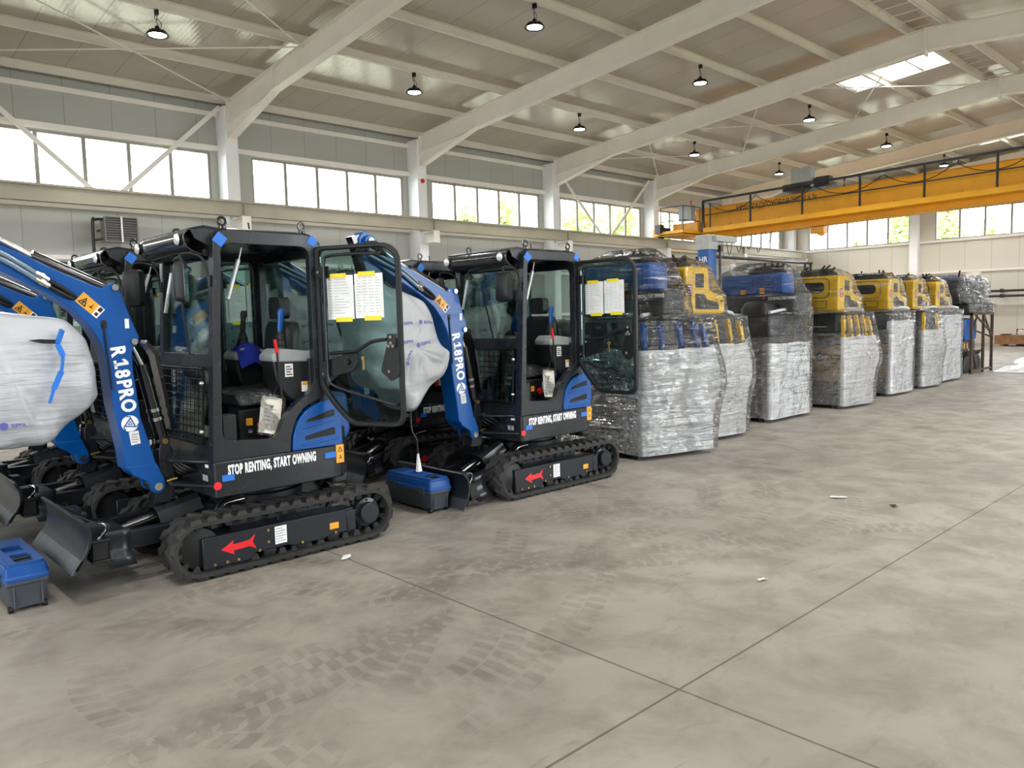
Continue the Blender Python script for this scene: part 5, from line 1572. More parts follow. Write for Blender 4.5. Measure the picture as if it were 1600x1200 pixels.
def load_lumps(parent, xa, xb, ya, yb, z, seed):
    """black levers, seat and hoses bundled on top of the load"""
    rnd = random.Random(seed)
    m = MB()
    cx, cy = (xa + xb) / 2, (ya + yb) / 2
    m.loft([[V((cx + (x - cx) * s, cy + (y - cy) * s, zz)) for x, y in rrect(xa, xb, ya, yb, 0.15)] for s, zz in ((0.86, z), (0.9, z + 0.05), (0.62, z + 0.11), (0.3, z + 0.125))])
    sc = m.build('seat_shell', M['black'], parent, smooth=50)
    m = MB()
    for k in range(3):
        x, y = rnd.uniform(xa + 0.1, xb - 0.1), rnd.uniform(ya + 0.1, yb - 0.15)
        m.tube(smooth_path([(x, y, z), (x + rnd.uniform(-0.05, 0.05), y + 0.02, z + 0.10), (x + rnd.uniform(-0.1, 0.1), y + rnd.uniform(-0.1, 0.1), z + 0.17)], 4), 0.016, 7)
    m.tube(smooth_path([(xa + 0.06, ya + 0.1, z), (cx, ya + 0.06, z + 0.13), (xb - 0.05, ya + 0.2, z + 0.10), (xb - 0.05, yb - 0.1, z)], 6), 0.02, 7)
    m.build('lever_bundle', M['black'], parent, smooth=60)
    return sc

def yellow_body(parent, xa, y0, length, z0=1.60):
    pr = rpoly([(xa, z0), (xa + 0.86, z0), (xa + 0.86, z0 + 0.22), (xa + 0.62, z0 + 0.27), (xa + 0.52, z0 + 0.30), (xa + 0.49, z0 + 0.57), (xa, z0 + 0.57)], [0.06, 0.06, 0.05, 0.05, 0.05, 0.06, 0.07], 4)
    b = MB().prism(pr, 'xz', y0, y0 + length).build('yellow_hood', M['yellow'], parent, bevel=0.03, seg=3)
    y = y0 - 0.004
    MB().prism(rrect(xa + 0.2, xa + 0.38, z0 + 0.32, z0 + 0.49, 0.02), 'xz', y, y0 + 0.01).build('hood_window', M['black'], b)
    MB().prism(rpoly([(xa + 0.20, z0 + 0.06), (xa + 0.72, z0 + 0.06), (xa + 0.70, z0 + 0.14), (xa + 0.44, z0 + 0.18), (xa + 0.40, z0 + 0.24), (xa + 0.20, z0 + 0.25)], 0.02), 'xz', y, y0 + 0.01).build('dark_panel', M['black'], b)
    m = MB().box(xa + 0.03, xa + 0.13, y, y0 + 0.01, z0 + 0.22, z0 + 0.36)
    m.build('red_label', M['red_label'], b)
    m = MB()
    for k in range(4): m.box(xa + 0.04, xa + 0.12, y - 0.001, y0, z0 + 0.235 + k * 0.03, z0 + 0.25 + k * 0.03)
    m.build('label_print', M['paper'], b)
    m = MB()
    for dx in (0.76, 0.80): m.cyl((xa + dx, y, z0 + 0.16), (xa + dx, y0 + 0.01, z0 + 0.16), 0.012, 8)
    m.build('hood_latch', M['black'], b)
    x = xa - 0.004
    MB().prism(rrect(y0 + 0.24, y0 + min(length - 0.15, 1.2), z0 + 0.30, z0 + 0.47, 0.085, 6), 'yz', x, xa + 0.01).build('dark_slot', M['black'], b)
    m = MB().tube([(xa - 0.002, yy, zz) for yy, zz in rrect(y0 + 0.16, y0 + 1.3, z0 + 0.22, z0 + 0.53, 0.09, 5)], 0.006, 5, closed=True)
    m.tube([(xa - 0.002, yy, zz) for yy, zz in rrect(y0 + 0.2, y0 + 0.62, z0 + 0.05, z0 + 0.17, 0.03, 4)], 0.005, 5, closed=True)
    m.build('hood_seam', M['dark_load'], b)
    text_mesh('hood_lettering', 'RIPPA', 0.07, M['purple_ink'], b, (x, y0 + 0.62, z0 + 0.085), (0, -1, 0), (0, 0, 1), 0.002, 1.2)
    return b

def blue_body(parent, xa, y0, length, over, text_y, slogan=True):
    """dark tail weight with a blue hood on it"""
    plan = rpoly([(xa, y0 - over), (xa + 0.5, y0 - over), (xa + 0.62, y0 + length), (xa, y0 + length)], [0.06, 0.25, 0.2, 0.06], 5)
    c = MB().prism(plan, 'xy', 1.60, 1.875).build('tail_weight', M['dark_load'], parent, bevel=0.02)
    b = MB().prism(rrect(xa + 0.01, xa + 0.36, y0, y0 + length - 0.1, 0.04), 'xy', 1.875, 2.185).build('blue_hood', M['blue'], parent, bevel=0.025)
    m = MB()
    for k in range(4):
        m.tube([(xa + 0.004, y0 + 0.16 + 0.0, 1.98 + 0.0 + 0.04 * k), (xa + 0.004, y0 + 0.44, 1.98 + 0.04 * k)], 0.008, 5)
    m.tube([(xa + 0.006, yy, zz) for yy, zz in rrect(y0 + 0.1, y0 + 0.5, 1.92, 2.13, 0.03)], 0.006, 5, closed=True)
    m.build('hood_louvre', M['navy'], b)
    MB().box(xa + 0.004, xa + 0.012, y0 + 0.62, y0 + 0.70, 1.885, 1.96).build('orange_label', M['label_orange'], b)
    MB().box(xa + 0.004, xa + 0.012, y0 + 0.30, y0 + 0.38, 1.885, 1.975).build('orange_label', M['label_orange'], b)
    text_mesh('slogan', 'STOP RENTING, START OWNING', 0.058, M['white_ink'], c, (xa - 0.004, text_y, 1.79), (0, -1, 0.01), (0, 0, 1), 0.002, 0.5)
    MB().lathe([(0.026, -0.004), (0.026, 0.002)], (xa, text_y + 0.07, 1.82), 'x', 14).build('red_reflector', M['red'], c)
    return b

def digger_arm(parent, x, y_of, zt_, col, lean=0.0, zb=0.12, bx_=0.0):
    m = MB()
    zs = [zb, 0.35, 0.6, 0.83, 1.0, 1.15, 1.3, zt_ - 0.06, zt_]
    ws = [0.04, 0.06, 0.08, 0.11, 0.085, 0.07, 0.06, 0.075, 0.03]
    L, R_ = [], []
    for z, w in zip(zs, ws):
        t = (z - 0.12) / 1.4
        xx = x - lean * (1 - t) + bx_ * BF(z)
        L.append(V((xx - w / 2, y_of(z), z))); R_.append(V((xx + w / 2, y_of(z), z)))
    loop = L + R_[::-1]
    d = V((0, 0.06, 0))
    m.loft([loop, [p + d for p in loop]])
    o = m.build('digger_arm', M[col], parent, bevel=0.008)
    m = MB()
    for z in (zt_ - 0.05, 1.24):
        t = (z - 0.12) / 1.4; xx = x - lean * (1 - t) + bx_ * BF(z)
        m.cyl((xx, y_of(z) - 0.004, z), (xx, y_of(z) + 0.02, z), 0.018, 10)
    m.build('arm_pin', M['black'], o)
    if col == 'yellow':
        t = (1.1) / 1.4
        text_mesh('arm_lettering', 'RIPPA', 0.05, M['black_ink'], o, (x - lean * (1 - t) - 0.02, y_of(1.3) - 0.01, 1.32), (0, 0, -1), (1, 0, 0), 0.001, 0.8)
    return o

def BF(z):
    T = [(0.0, 0.30), (0.40, 0.42), (0.62, 0.66), (0.72, 0.95), (0.84, 1.0), (0.98, 0.86), (1.22, 0.5), (1.55, 0.05), (1.7, 0.0)]
    for (a, p), (b, q) in zip(T, T[1:]):
        if a <= z <= b:
            return p + (q - p) * (z - a) / (b - a)
    return 0.0

def pallet(label, x0, x1, y0, depth, hood, arms=None, bulge=0.0, board=None, body_x=None, body_y=None, seed=0, zs=1.20, lean=0.25, wrapx=0.06, side='side_film', cowl=None, skew=0.0, bx_=0.0):
    root = thing('wrapped_pallet', label, 'wrapped pallet', (x0, y0, 0), 0, 'film-wrapped machinery pallets in a row')
    y1 = y0 + depth
    W = empty('tmp')
    def loc(o):
        o.location = V(o.location) - V((x0, y0, 0)); return o
    def yf(z, x=None):                                   # front of the wrap at height z
        f = 0.5 if x is None else (x - x0) / (x1 - x0)
        return y0 - skew * f - bulge * BF(z) * max(0.0, min(1.0, f * 3))
    sk = MB()
    for k in range(3):
        yy = y0 + 0.12 + (depth - 0.3) * k / 2
        sk.box(x0 + 0.04, x1 - 0.04, yy, yy + 0.1, 0.0, 0.08)
    sk.box(x0 + 0.02, x1 - 0.02, y0 + 0.06, y1 - 0.06, 0.08, 0.11)
    sk.build('steel_skid', M['pipe'], root)
    k = MB().box(x0 + 0.035, x1 - 0.06, y0 + (0.16 if arms else 0.05), y1 - 0.08, 0.11, 1.50)
    k.build('inner_frame', M['grey_inside'], root, bevel=0.03)
    if board:
        MB().box(x0 + 0.022, x0 + 0.032, y0 + 0.10, y0 + 0.9, board[0], board[1]).build('tan_board', M['cardboard'], root)
        MB().cyl((x0 + 0.02, y0 + 0.42, (board[0] + board[1]) / 2 + 0.1), (x0 + 0.03, y0 + 0.42, (board[0] + board[1]) / 2 + 0.1), 0.08, 16).build('board_hole', M['black'], root)
    MB().box(x0 + 0.02, x1 - 0.05, y0 + (0.14 if arms else 0.04), y1 - 0.1, 1.24, 1.56).build('dark_lid', M['dark_load'], root, bevel=0.03)
    MB().tube(smooth_path([(x0 + 0.05, y0 + 0.06, 1.60), (x0 + 0.5, y0 + 0.03, 1.64), (x1 - 0.1, y0 + 0.08, 1.60), (x1, y0 + 0.4, 1.56)], 5), 0.024, 8).build('white_foam_tube', M['foam_solid'], root, smooth=60)
    if arms:
        col, xs = arms
        for i, x in enumerate(xs):
            digger_arm(root, x, lambda z, x=x: yf(z, x) + 0.03, 1.53 if i < len(xs) - 1 else 1.50, col, lean, 0.12, bx_ * (x - x0) / (x1 - x0))
    # white foam sheet over the lower front
    P = []
    nz = 16
    for i in range(nz + 1):
        z = 0.05 + (zs - 0.05) * i / nz
        row = []
        ex = bx_ * BF(z)
        pts = [(x0 - 0.012, y0 + 0.04 + wrapx), (x0 - 0.012, y0 + 0.04), (x0 + 0.01, yf(z, x0) - 0.004)] + [(x0 + (x1 + ex - x0) * q / 10, yf(z, x0 + (x1 - x0) * q / 10) - 0.006) for q in range(1, 10)] + [(x1 + ex, yf(z, x1) + 0.01), (x1 + ex * 0.8 + 0.012, y0 + 0.12), (x1 + 0.012, y0 + 0.3), (x1 + 0.012, y1 - 0.2)]
        for q, (x, y) in enumerate(pts):
            n = mnoise.noise(V((x * 3 + seed, y * 3, z * 2.5))) * 0.016 + mnoise.noise(V((x * 2, seed, z * 14))) * 0.006
            fz = z + (0.03 * mnoise.noise(V((x * 4, seed, 0))) if i == nz else 0)
            row.append(V((x, y - n, fz)))
        P.append(row)
    MB().grid(P).build('foam_sheet', M['sheet'] if arms else M['sheet_thick'], root, smooth=70, subsurf=1)
    # grey side film and the clear outer wrap
    lv = []
    for z in (0.06, 0.3, 0.55, 0.72, 0.84, 1.05, 1.22, 1.42, 1.58):
        ex = bx_ * BF(z)
        lv.append((z, x0 - 0.02, x1 + 0.02 + ex, yf(z) - 0.02, y1 + 0.02, 0.05))
    ow = shell([(l[0], l[1], l[2], y0 - 0.02, l[4], l[5]) for l in lv], 0.010, seed, 3)
    for v in ow.bm.verts:
        w_ = max(0.0, 1 - (v.co.y - y0) / (depth * 0.5))
        v.co.y += (yf(v.co.z, min(max(v.co.x, x0), x1)) - y0) * min(1.0, w_)
    ow.build('outer_wrap', M['film'], root, smooth=70)
    MB().grid([[V((x0 - 0.016 - 0.008 * mnoise.noise(V((y * 4, z * 9, seed))), y, z)) for y in [y0 + 0.06 + (depth - 0.1) * q / 8 for q in range(9)]] for z in [0.06 + (1.24 - 0.06) * w / 8 for w in range(9)]]).build('side_wrap', M[side], root, smooth=70)
    if cowl:
        cx, cy = cowl
        MB().loft([[V((cx + x * q, cy + y * q, z)) for x, y in rrect(-0.2, 0.2, -0.22, 0.22, 0.1)] for q, z in ((1, 1.57), (0.98, 1.66), (0.8, 1.74), (0.5, 1.78))]).build('black_cowl', M['black'], root, smooth=40)
    bx = body_x if body_x is not None else x0
    by = body_y if body_y is not None else y0
    if hood == 'yellow':
        yellow_body(root, bx, by, depth - 0.3)
        load_lumps(root, bx + 0.05, bx + 0.5, by + 0.15, by + 0.9, 2.17, seed)
        top = [(1.56, bx - 0.03, bx + 0.93, by - 0.03, by + depth - 0.26, 0.06), (1.83, bx - 0.03, bx + 0.90, by - 0.03, by + depth - 0.26, 0.06), (1.95, bx - 0.025, bx + 0.70, by - 0.03, by + depth - 0.26, 0.06), (2.17, bx - 0.025, bx + 0.54, by - 0.03, by + depth - 0.26, 0.06), (2.24, bx + 0.03, bx + 0.5, by + 0.05, by + depth - 0.4, 0.1), (2.29, bx + 0.1, bx + 0.42, by + 0.15, by + depth - 0.6, 0.12)]
    else:
        blue_body(root, bx, by, depth - 0.6, 0.2, by + 0.24)
        load_lumps(root, bx + 0.05, bx + 0.48, by + 0.08, by + 0.7, 2.18, seed)
        top = [(1.56, bx - 0.03, bx + 0.60, by - 0.22, by + depth - 0.5, 0.10), (1.86, bx - 0.03, bx + 0.56, by - 0.22, by + depth - 0.5, 0.10), (1.98, bx - 0.025, bx + 0.53, by - 0.12, by + depth - 0.5, 0.10), (2.19, bx - 0.025, bx + 0.50, by - 0.03, by + depth - 0.6, 0.08), (2.30, bx + 0.05, bx + 0.44, by + 0.05, by + depth - 0.8, 0.14), (2.36, bx + 0.12, bx + 0.38, by + 0.15, by + depth - 1.0, 0.10)]
    shell(top, 0.018, seed + 5.0, 4).build('top_wrap', M['film'], root, smooth=70)
    for ch in list(root.children):
        ch.location = V(ch.location) - V((x0, y0, 0))
    bpy.data.objects.remove(W)
    return root
M['sheet_thick'] = film('thick_white_foam_sheet', 0.92, (0.97, 0.97, 0.98, 1), 0.3, 0.02, (2, 2, 22), 0.6, (0.95, 0.96, 0.98, 1), 0.2, 0.045)

pallet('film-wrapped pallet nearest the excavators, dark load with blue hood and blue digger arms', 6.80, 7.74, 5.15, 1.7, 'blue', ('blue', (6.86, 7.06, 7.30, 7.50, 7.62)), 0.04, None, 6.98, 5.20, 1, 1.22, 0.0, 0.34, 'side_milky', None, 0.26, 0.24)
pallet('film-wrapped pallet with yellow hood and four yellow digger arms, right behind the blue-armed one', 8.05, 9.12, 5.32, 1.8, 'yellow', ('yellow', (8.24, 8.50, 8.78, 9.02)), 0.04, None, 7.78, 5.27, 2, 1.22, 0.0, 0.06, 'side_film', None, 0.06, 0.20)
pallet('film-wrapped pallet with a blue hood over a plain white foam block', 10.33, 11.60, 5.55, 1.75, 'blue', None, 0.0, None, 10.80, 5.62, 3, 1.15, 0.0, 0.1, 'side_film', (10.52, 5.85))
pallet('film-wrapped pallet with yellow hood, tan board in its side and five yellow digger arms', 12.46, 13.36, 5.42, 1.75, 'yellow', ('yellow', (12.52, 12.70, 12.90, 13.10, 13.26)), 0.04, (0.45, 1.05), 12.30, 5.45, 4, 1.18, 0.0, 0.06, 'side_film', None, 0.08, 0.30)
pallet('film-wrapped pallet with yellow hood on a plain white block, beyond the five-armed one', 14.76, 15.85, 5.55, 1.7, 'yellow', None, 0.0, (0.35, 1.0), 14.72, 5.60, 5, 1.40)
pallet('film-wrapped pallet with yellow hood and two yellow digger arms between two white blocks', 16.52, 17.48, 5.60, 1.7, 'yellow', ('yellow', (16.62, 17.32)), 0.10, None, 16.10, 5.66, 6, 1.18, 0.06)
pallet('film-wrapped pallet with yellow hood on a white block, last before the steel rack', 17.92, 19.30, 5.74, 1.7, 'yellow', None, 0.0, None, 17.66, 5.76, 7, 1.46)

# black control cowl and white foam rolls lying on the third load


# open steel rack at the end of the row, its load and the machine inside it
t = thing('steel_rack', 'brown open steel rack with diagonal braces at the far end of the pallet row', 'rack', (20.8, 6.0, 0))
def leg(x, y, h=1.46): return MB().box(x - 0.03, x + 0.03, y - 0.03, y + 0.03, 0, h)
for x in (0.0, 0.92, 1.62):
    for y in (0.0, 1.3):
        leg(x, y).build('leg', M['rust'], t)
for y in (0.0, 1.3):
    MB().box(-0.03, 1.65, y - 0.03, y + 0.03, 1.42, 1.48).build('top_rail', M['rust'], t)
    MB().box(-0.03, 1.65, y - 0.025, y + 0.025, 0.05, 0.10).build('bottom_rail', M['rust'], t)
for x in (0.0, 1.62):
    MB().box(x - 0.03, x + 0.03, 0, 1.3, 1.42, 1.48).build('cross_rail', M['rust'], t)
for (a, b_) in (((0.02, 0, 0.95), (0.42, 0, 1.42)), ((0.95, 0, 1.42), (1.6, 0, 0.85)), ((0.3, 0, 1.42), (1.6, 0, 0.95)), ((1.62, 0, 0.85), (1.62, 1.3, 1.4)), ((0.1, 0, 0.60), (0.45, 0, 0.08))):
    MB().bar(a, b_, 0.035, 0.035).build('diagonal_brace', M['rust'], t)
t = thing('machine_unit', 'blue hooded black machine standing inside the brown steel rack', 'machine', (20.8, 6.0, 0))
b = MB().prism(rpoly([(0.1, 0.0), (1.4, 0.0), (1.45, 0.3), (1.3, 0.42), (0.2, 0.42)], 0.08), 'xz', 0.18, 1.1)
b.build('chassis', M['pipe'], t, bevel=0.02)
b = MB()
for k in range(6): b.tube(smooth_path([(0.12 + 0.2 * k, 0.17, 0.44), (0.2 + 0.2 * k, 0.13, 0.53), (0.32 + 0.2 * k, 0.2, 0.46)], 4), 0.025, 7)
b.build('hose_bundle', M['black'], t, smooth=60)
b = MB().box(0.1, 1.0, 0.2, 1.1, 0.42, 0.80)
b.build('machine_body', M['dark_load'], t, bevel=0.03)
b = MB().prism(rpoly([(0.08, 0.80), (0.95, 0.80), (1.0, 1.2), (0.85, 1.33), (0.08, 1.36)], 0.1, 5), 'xz', 0.16, 1.1)
b.build('blue_hood', M['blue'], t, bevel=0.04, seg=3)
for x in (0.14, 0.36):
    MB().box(x, x + 0.07, 0.196, 0.2, 0.60, 0.74).build('orange_label', M['label_orange'], t)
text_mesh('slogan', 'STOP RENTING', 0.07, M['white_ink'], t, (0.5, 0.196, 0.55), (1, 0, 0), (0, 0, 1), 0.002, 0.7)
t = thing('wrapped_load', 'dark machinery bundle under crinkled clear film on top of the steel rack', 'wrapped load', (20.8, 6.0, 1.48))
MB().box(-0.3, 1.62, -0.02, 1.25, 0.0, 0.22).build('load_tray', M['pipe'], t, bevel=0.02)
MB().prism(rpoly([(-0.9, 0.22), (0.95, 0.22), (1.1, 0.5), (1.15, 0.80), (-0.9, 0.80)], 0.12, 4), 'xz', 0.0, 1.2).build('machine_body', M['dark_load'], t, bevel=0.03)
MB().box(0.75, 1.1, 0.1, 1.1, 0.74, 0.86).build('blue_hood', M['blue'], t, bevel=0.02)
MB().box(-0.5, 0.2, 0.1, 1.1, 0.78, 0.84).build('blue_panel', M['blue'], t, bevel=0.02)
P = [[V((0.0 + 0.75 * u + 0.1 * v, 0.0 + 0.5 * v, 0.80 + 0.26 * u * (1 - 0.3 * u) + 0.05 * sin(4 * v))) for v in (0, 0.25, 0.5, 0.75, 1)] for u in (0, 0.25, 0.5, 0.75, 1)]
MB().grid(P).build('white_plastic_cover', M['can'], t, thick=0.01, smooth=60, subsurf=1)
MB().cyl((-0.05, 0.3, 0.8), (-0.1, 0.25, 1.02), 0.02, 8).build('lever', M['black'], t)
s = shell([(0.0, -0.35, 1.70, -0.06, 1.3, 0.05), (0.2, -0.5, 1.70, -0.06, 1.3, 0.06), (0.30, -0.92, 1.25, -0.05, 1.3, 0.08), (0.55, -0.94, 1.28, -0.06, 1.3, 0.1), (0.8, -0.94, 1.22, -0.04, 1.26, 0.1), (0.9, -0.8, 1.05, 0.05, 1.15, 0.12)], 0.05, 3.0, 4)
s.build('film_wrap', M['film'], t, smooth=70)

# crumpled white sheeting on the floor past the rack
P = []
for i in range(15):
    row = []
    for j in range(11):
        u, v = i / 14, j / 10
        e = min(u, 1 - u, v, 1 - v) * 4
        h = max(0.0, min(1, e)) * (0.10 + 0.09 * mnoise.noise(V((u * 5, v * 5, 1.3))) + 0.05 * abs(mnoise.noise(V((u * 11, v * 11, 4)))))
        row.append(V((1.5 * u + 0.15 * mnoise.noise(V((v * 4, u * 3, 8))), 0.9 * v + 0.1 * mnoise.noise(V((u * 6, 2, v * 3))), 0.004 + max(0, h))))
    P.append(row)
o = MB().grid(P).build('plastic_sheeting', M['sheet_thick'], None, thick=0.004, smooth=70, subsurf=1)
o.location = (21.75, 4.95, 0); o.rotation_euler.z = -0.1
tag(o, 'crumpled white plastic sheeting on the floor beside the steel rack', 'plastic sheet')
P = [[V((1.15 * u, 0.08 * sin(pi * u) + 0.32 * (v - 0.5) * sin(pi * min(1, 0.15 + u * 0.9)), 0.16 + 0.20 * sin(pi * 0.62 * u + 0.2) + 0.05 * sin(pi * v))) for v in [q / 6 for q in range(7)]] for u in [q / 10 for q in range(11)]]
w_ = MB().grid(P).build('lifted_fold', M['sheet_thick'], o, thick=0.004, smooth=70, subsurf=1)
w_.location = (0.15, 0.35, -0.06)

# timber, canister and tools by the far end wall
def plank(name, label, x, y0, y1, z0, z1, d=0.35):
    b = MB().box(x, x + d, y0, y1, z0, z1)
    o = b.build(name, M['wood'], None, bevel=0.01)
    return tag(o, label, 'timber crate' if 'crate' in name else 'board')
b = MB().box(36.3, 37.1, 6.0, 9.62, 0.08, 0.44)
tag(b.build('wooden_crate', M['wood'], None, bevel=0.012), 'long low wooden crate lying by the far end wall', 'crate')
b = MB()
for y in (6.2, 7.2, 8.2, 9.3): b.box(36.3, 37.1, y, y + 0.12, 0, 0.08)
b.box(36.285, 36.3, 6.0, 9.62, 0.42, 0.45).box(36.285, 36.3, 6.0, 9.62, 0.08, 0.12)
o = b.build('crate_batten', M['wood'], bpy.data.objects['wooden_crate'])
tag(MB().box(37.16, 37.21, 6.0, 9.05, 0.0, 0.68).build('timber_board', M['wood_dark'] if 'wood_dark' in M else M['rust'], None), 'dark brown board standing behind the low wooden crate', 'board')
t = thing('canister', 'white plastic canister standing on the low wooden crate', 'canister', (36.55, 8.72, 0.45))
b = MB().loft([[V((x, y, z)) for x, y in rrect(-0.08 * s, 0.08 * s, -0.13 * s, 0.13 * s, 0.03)] for s, z in ((0.94, 0.0), (1, 0.02), (1, 0.15), (0.85, 0.19), (0.4, 0.205))])
b.build('canister_body', M['can'], t, smooth=40)
MB().cyl((0, -0.07, 0.18), (0, -0.09, 0.235), 0.022, 10).build('cap', M['can'], t)
MB().tube([(0, 0.0, 0.195), (0, 0.02, 0.235), (0, 0.09, 0.225), (0, 0.11, 0.17)], 0.013, 7).build('canister_handle', M['can'], t, smooth=60)
t = thing('hand_tool', 'small dark power tool lying on the low wooden crate', 'tool', (36.5, 9.28, 0.45))
MB().box(-0.06, 0.06, -0.15, 0.1, 0, 0.05).cyl((0, -0.15, 0.035), (0, -0.24, 0.035), 0.02, 8).build('tool_body', M['pipe'], t, bevel=0.01)
MB().box(-0.04, 0.04, 0.1, 0.18, 0, 0.04).build('red_grip', M['red'], t, bevel=0.01)

# litter on the floor
for (x, y, sz, seed, lab, mt) in ((2.68, 4.56, 0.05, 1, 'torn white paper scrap on the floor by the nearest track', 'paper'), (6.49, 2.86, 0.06, 2, 'flattened white scrap on the open floor, farthest of the litter', 'paper'), (4.16, 2.29, 0.03, 3, 'tiny cream scrap on the open floor near the joint', 'ivory'), (6.48, 2.40, 0.035, 4, 'small dark scrap on the open floor at the right', 'pipe')):
    rnd = random.Random(seed)
    P = [[V((sz * (u - 0.5) * 2 + rnd.uniform(-0.2, 0.2) * sz, sz * (v - 0.5) + rnd.uniform(-0.2, 0.2) * sz, 0.004 + rnd.uniform(0, 0.25) * sz)) for v in (0, 0.5, 1)] for u in (0, 0.33, 0.66, 1)]
    o = MB().grid(P).build('paper_scrap' if mt != 'pipe' else 'dark_scrap', M[mt], None, thick=0.002)
    o.location = (x, y, 0.002); o.rotation_euler.z = seed
    tag(o, lab, 'scrap')
# ------------------------------------------------------------------ bridge crane
t = thing('bridge_crane', 'yellow overhead bridge crane with black railing spanning the far part of the hall', 'crane', (27.0, 0, 4.715))
Y0c, Y1c = -4.6, 18.35
tilt = lambda y: 4.88 + (17.4 - y) * 0.0184
def sl(b, x0, x1, dz0, dz1, y0=Y0c, y1=17.45):
    """beam along y that follows the girder's slight rise"""
    pr = [(y0, tilt(y0) + dz0), (y1, tilt(y1) + dz0), (y1, tilt(y1) + dz1), (y0, tilt(y0) + dz1)]
    return b.prism(pr, 'yz', x0, x1)
T0 = V((27.0, 0, 4.715))
def fin(b, name, mat, parent=None, **kw):
    o = b.build(name, mat, parent if parent is not None else t, **kw)
    if parent is None: o.location = V(o.location) - T0
    return o
b = MB()
sl(b, 27.62, 28.02, -0.22, 0.98, Y0c, 18.2)
sl(b, 27.55, 28.10, 0.98, 1.0, Y0c, 18.2); sl(b, 27.55, 28.10, -0.26, -0.22, Y0c, 18.2)
g = fin(b, 'main_girder', M['crane_yellow'], bevel=0.006)
g.location = (0, 0, 0); g.matrix_parent_inverse = Matrix.Identity(4); g.location = -T0
b = MB()
for k in range(8):
    y = 16.6 - 2.07 * k
    b.prism([(27.62, tilt(y) - 0.02), (27.05, tilt(y) - 0.02), (27.05, tilt(y) + 0.01), (27.62, tilt(y) + 0.28)], 'xz', y - 0.01, y + 0.01)
fin(b, 'walkway_bracket', M['crane_yellow'])
b = MB(); sl(b, 27.0, 27.62, -0.03, 0.0); sl(b, 26.985, 27.0, -0.04, 0.14)
fin(b, 'walkway', M['crane_yellow'])
text_mesh('crane_lettering', 'КРАН РАДИОУПРАВЛЯЕМ 6,3t', 0.30, M['black_ink'], g, (27.61, 16.35, tilt(16.35) + 0.70), (0, -1, 0.0184), (0, 0.0184, 1), 0.002, 0.74)
# railing along the walkway
b = MB(); sl(b, 27.0, 27.05, 1.16, 1.24, Y0c, 17.5)
fin(b, 'top_rail', M['pipe'])
b = MB(); sl(b, 27.0, 27.03, 0.62, 0.66, Y0c, 17.5)
fin(b, 'middle_rail', M['pipe'])
for k in range(11):
    y = 17.45 - 2.05 * k
    fin(MB().box(26.995, 27.05, y - 0.03, y + 0.03, tilt(y) - 0.0, tilt(y) + 1.2), 'railing_post', M['pipe'])
b = MB()
for x in (27.05, 27.62, 28.4):
    b.box(x - 0.02, x + 0.02, 17.5, 17.54, tilt(17.5), tilt(17.5) + 1.2)
b.bar((27.05, 17.52, tilt(17.5) + 1.17), (28.4, 17.52, tilt(17.5) + 1.17), 0.03, 0.03)
fin(b, 'end_railing', M['pipe'])
# festoon cable in loops under the rail
ys = [17.3, 15.25, 13.0, 10.6, 8.4, 6.2, 4.0, 1.8, -0.4, -2.6, -4.5]
for ya, yb in zip(ys, ys[1:]):
    pts = [(27.1, ya + (yb - ya) * q / 8, tilt(ya) + 1.12 - 0.42 * 4 * (q / 8) * (1 - q / 8)) for q in range(9)]
    fin(MB().tube(pts, 0.014, 6), 'festoon_cable', M['black'], smooth=60)
for y in ys[1:-1]:
    fin(MB().box(27.04, 27.16, y - 0.05, y + 0.05, tilt(y) + 1.08, tilt(y) + 1.22), 'cable_trolley', M['cabinet'])
# trolley with the grey control box
b = MB().box(27.2, 28.2, 12.6, 14.2, tilt(13) + 1.06, tilt(13) + 1.3)
b.cyl((27.3, 13.0, tilt(13) + 1.25), (28.2, 13.0, tilt(13) + 1.25), 0.16, 14).box(27.1, 27.4, 12.4, 12.9, tilt(13) + 1.1, tilt(13) + 1.4)
k = fin(b, 'hoist_trolley', M['pipe'], bevel=0.01)
b = MB().box(27.0, 27.3, 13.02, 13.78, tilt(13) + 1.28, tilt(13) + 1.80)
fin(b, 'control_box', M['cabinet'], bevel=0.02)
b = MB().box(27.66, 27.98, 12.85, 13.35, tilt(13) - 0.52, tilt(13) - 0.28)
b.cyl((27.7, 13.0, tilt(13) - 0.5), (27.9, 13.0, tilt(13) - 0.5), 0.12, 14)
b.tube([(27.8, 13.1 + 0.06 * cos(a), tilt(13) - 0.72 + 0.06 * sin(a)) for a in [0.5 + 0.45 * q for q in range(11)]], 0.02, 6)
fin(b, 'hook_block', M['label_orange'], bevel=0.01)
for k in range(5):
    y = 14.9 + 0.42 * k
    fin(MB().tube([(27.5, y + 0.28 * (q / 8 - 0.5), tilt(y) - 0.24 - 0.75 * 4 * (q / 8) * (1 - q / 8) * (1.0 if k == 1 else 0.6 + 0.1 * k)) for q in range(9)], 0.013, 6), 'hanging_cable', M['black'], smooth=60)
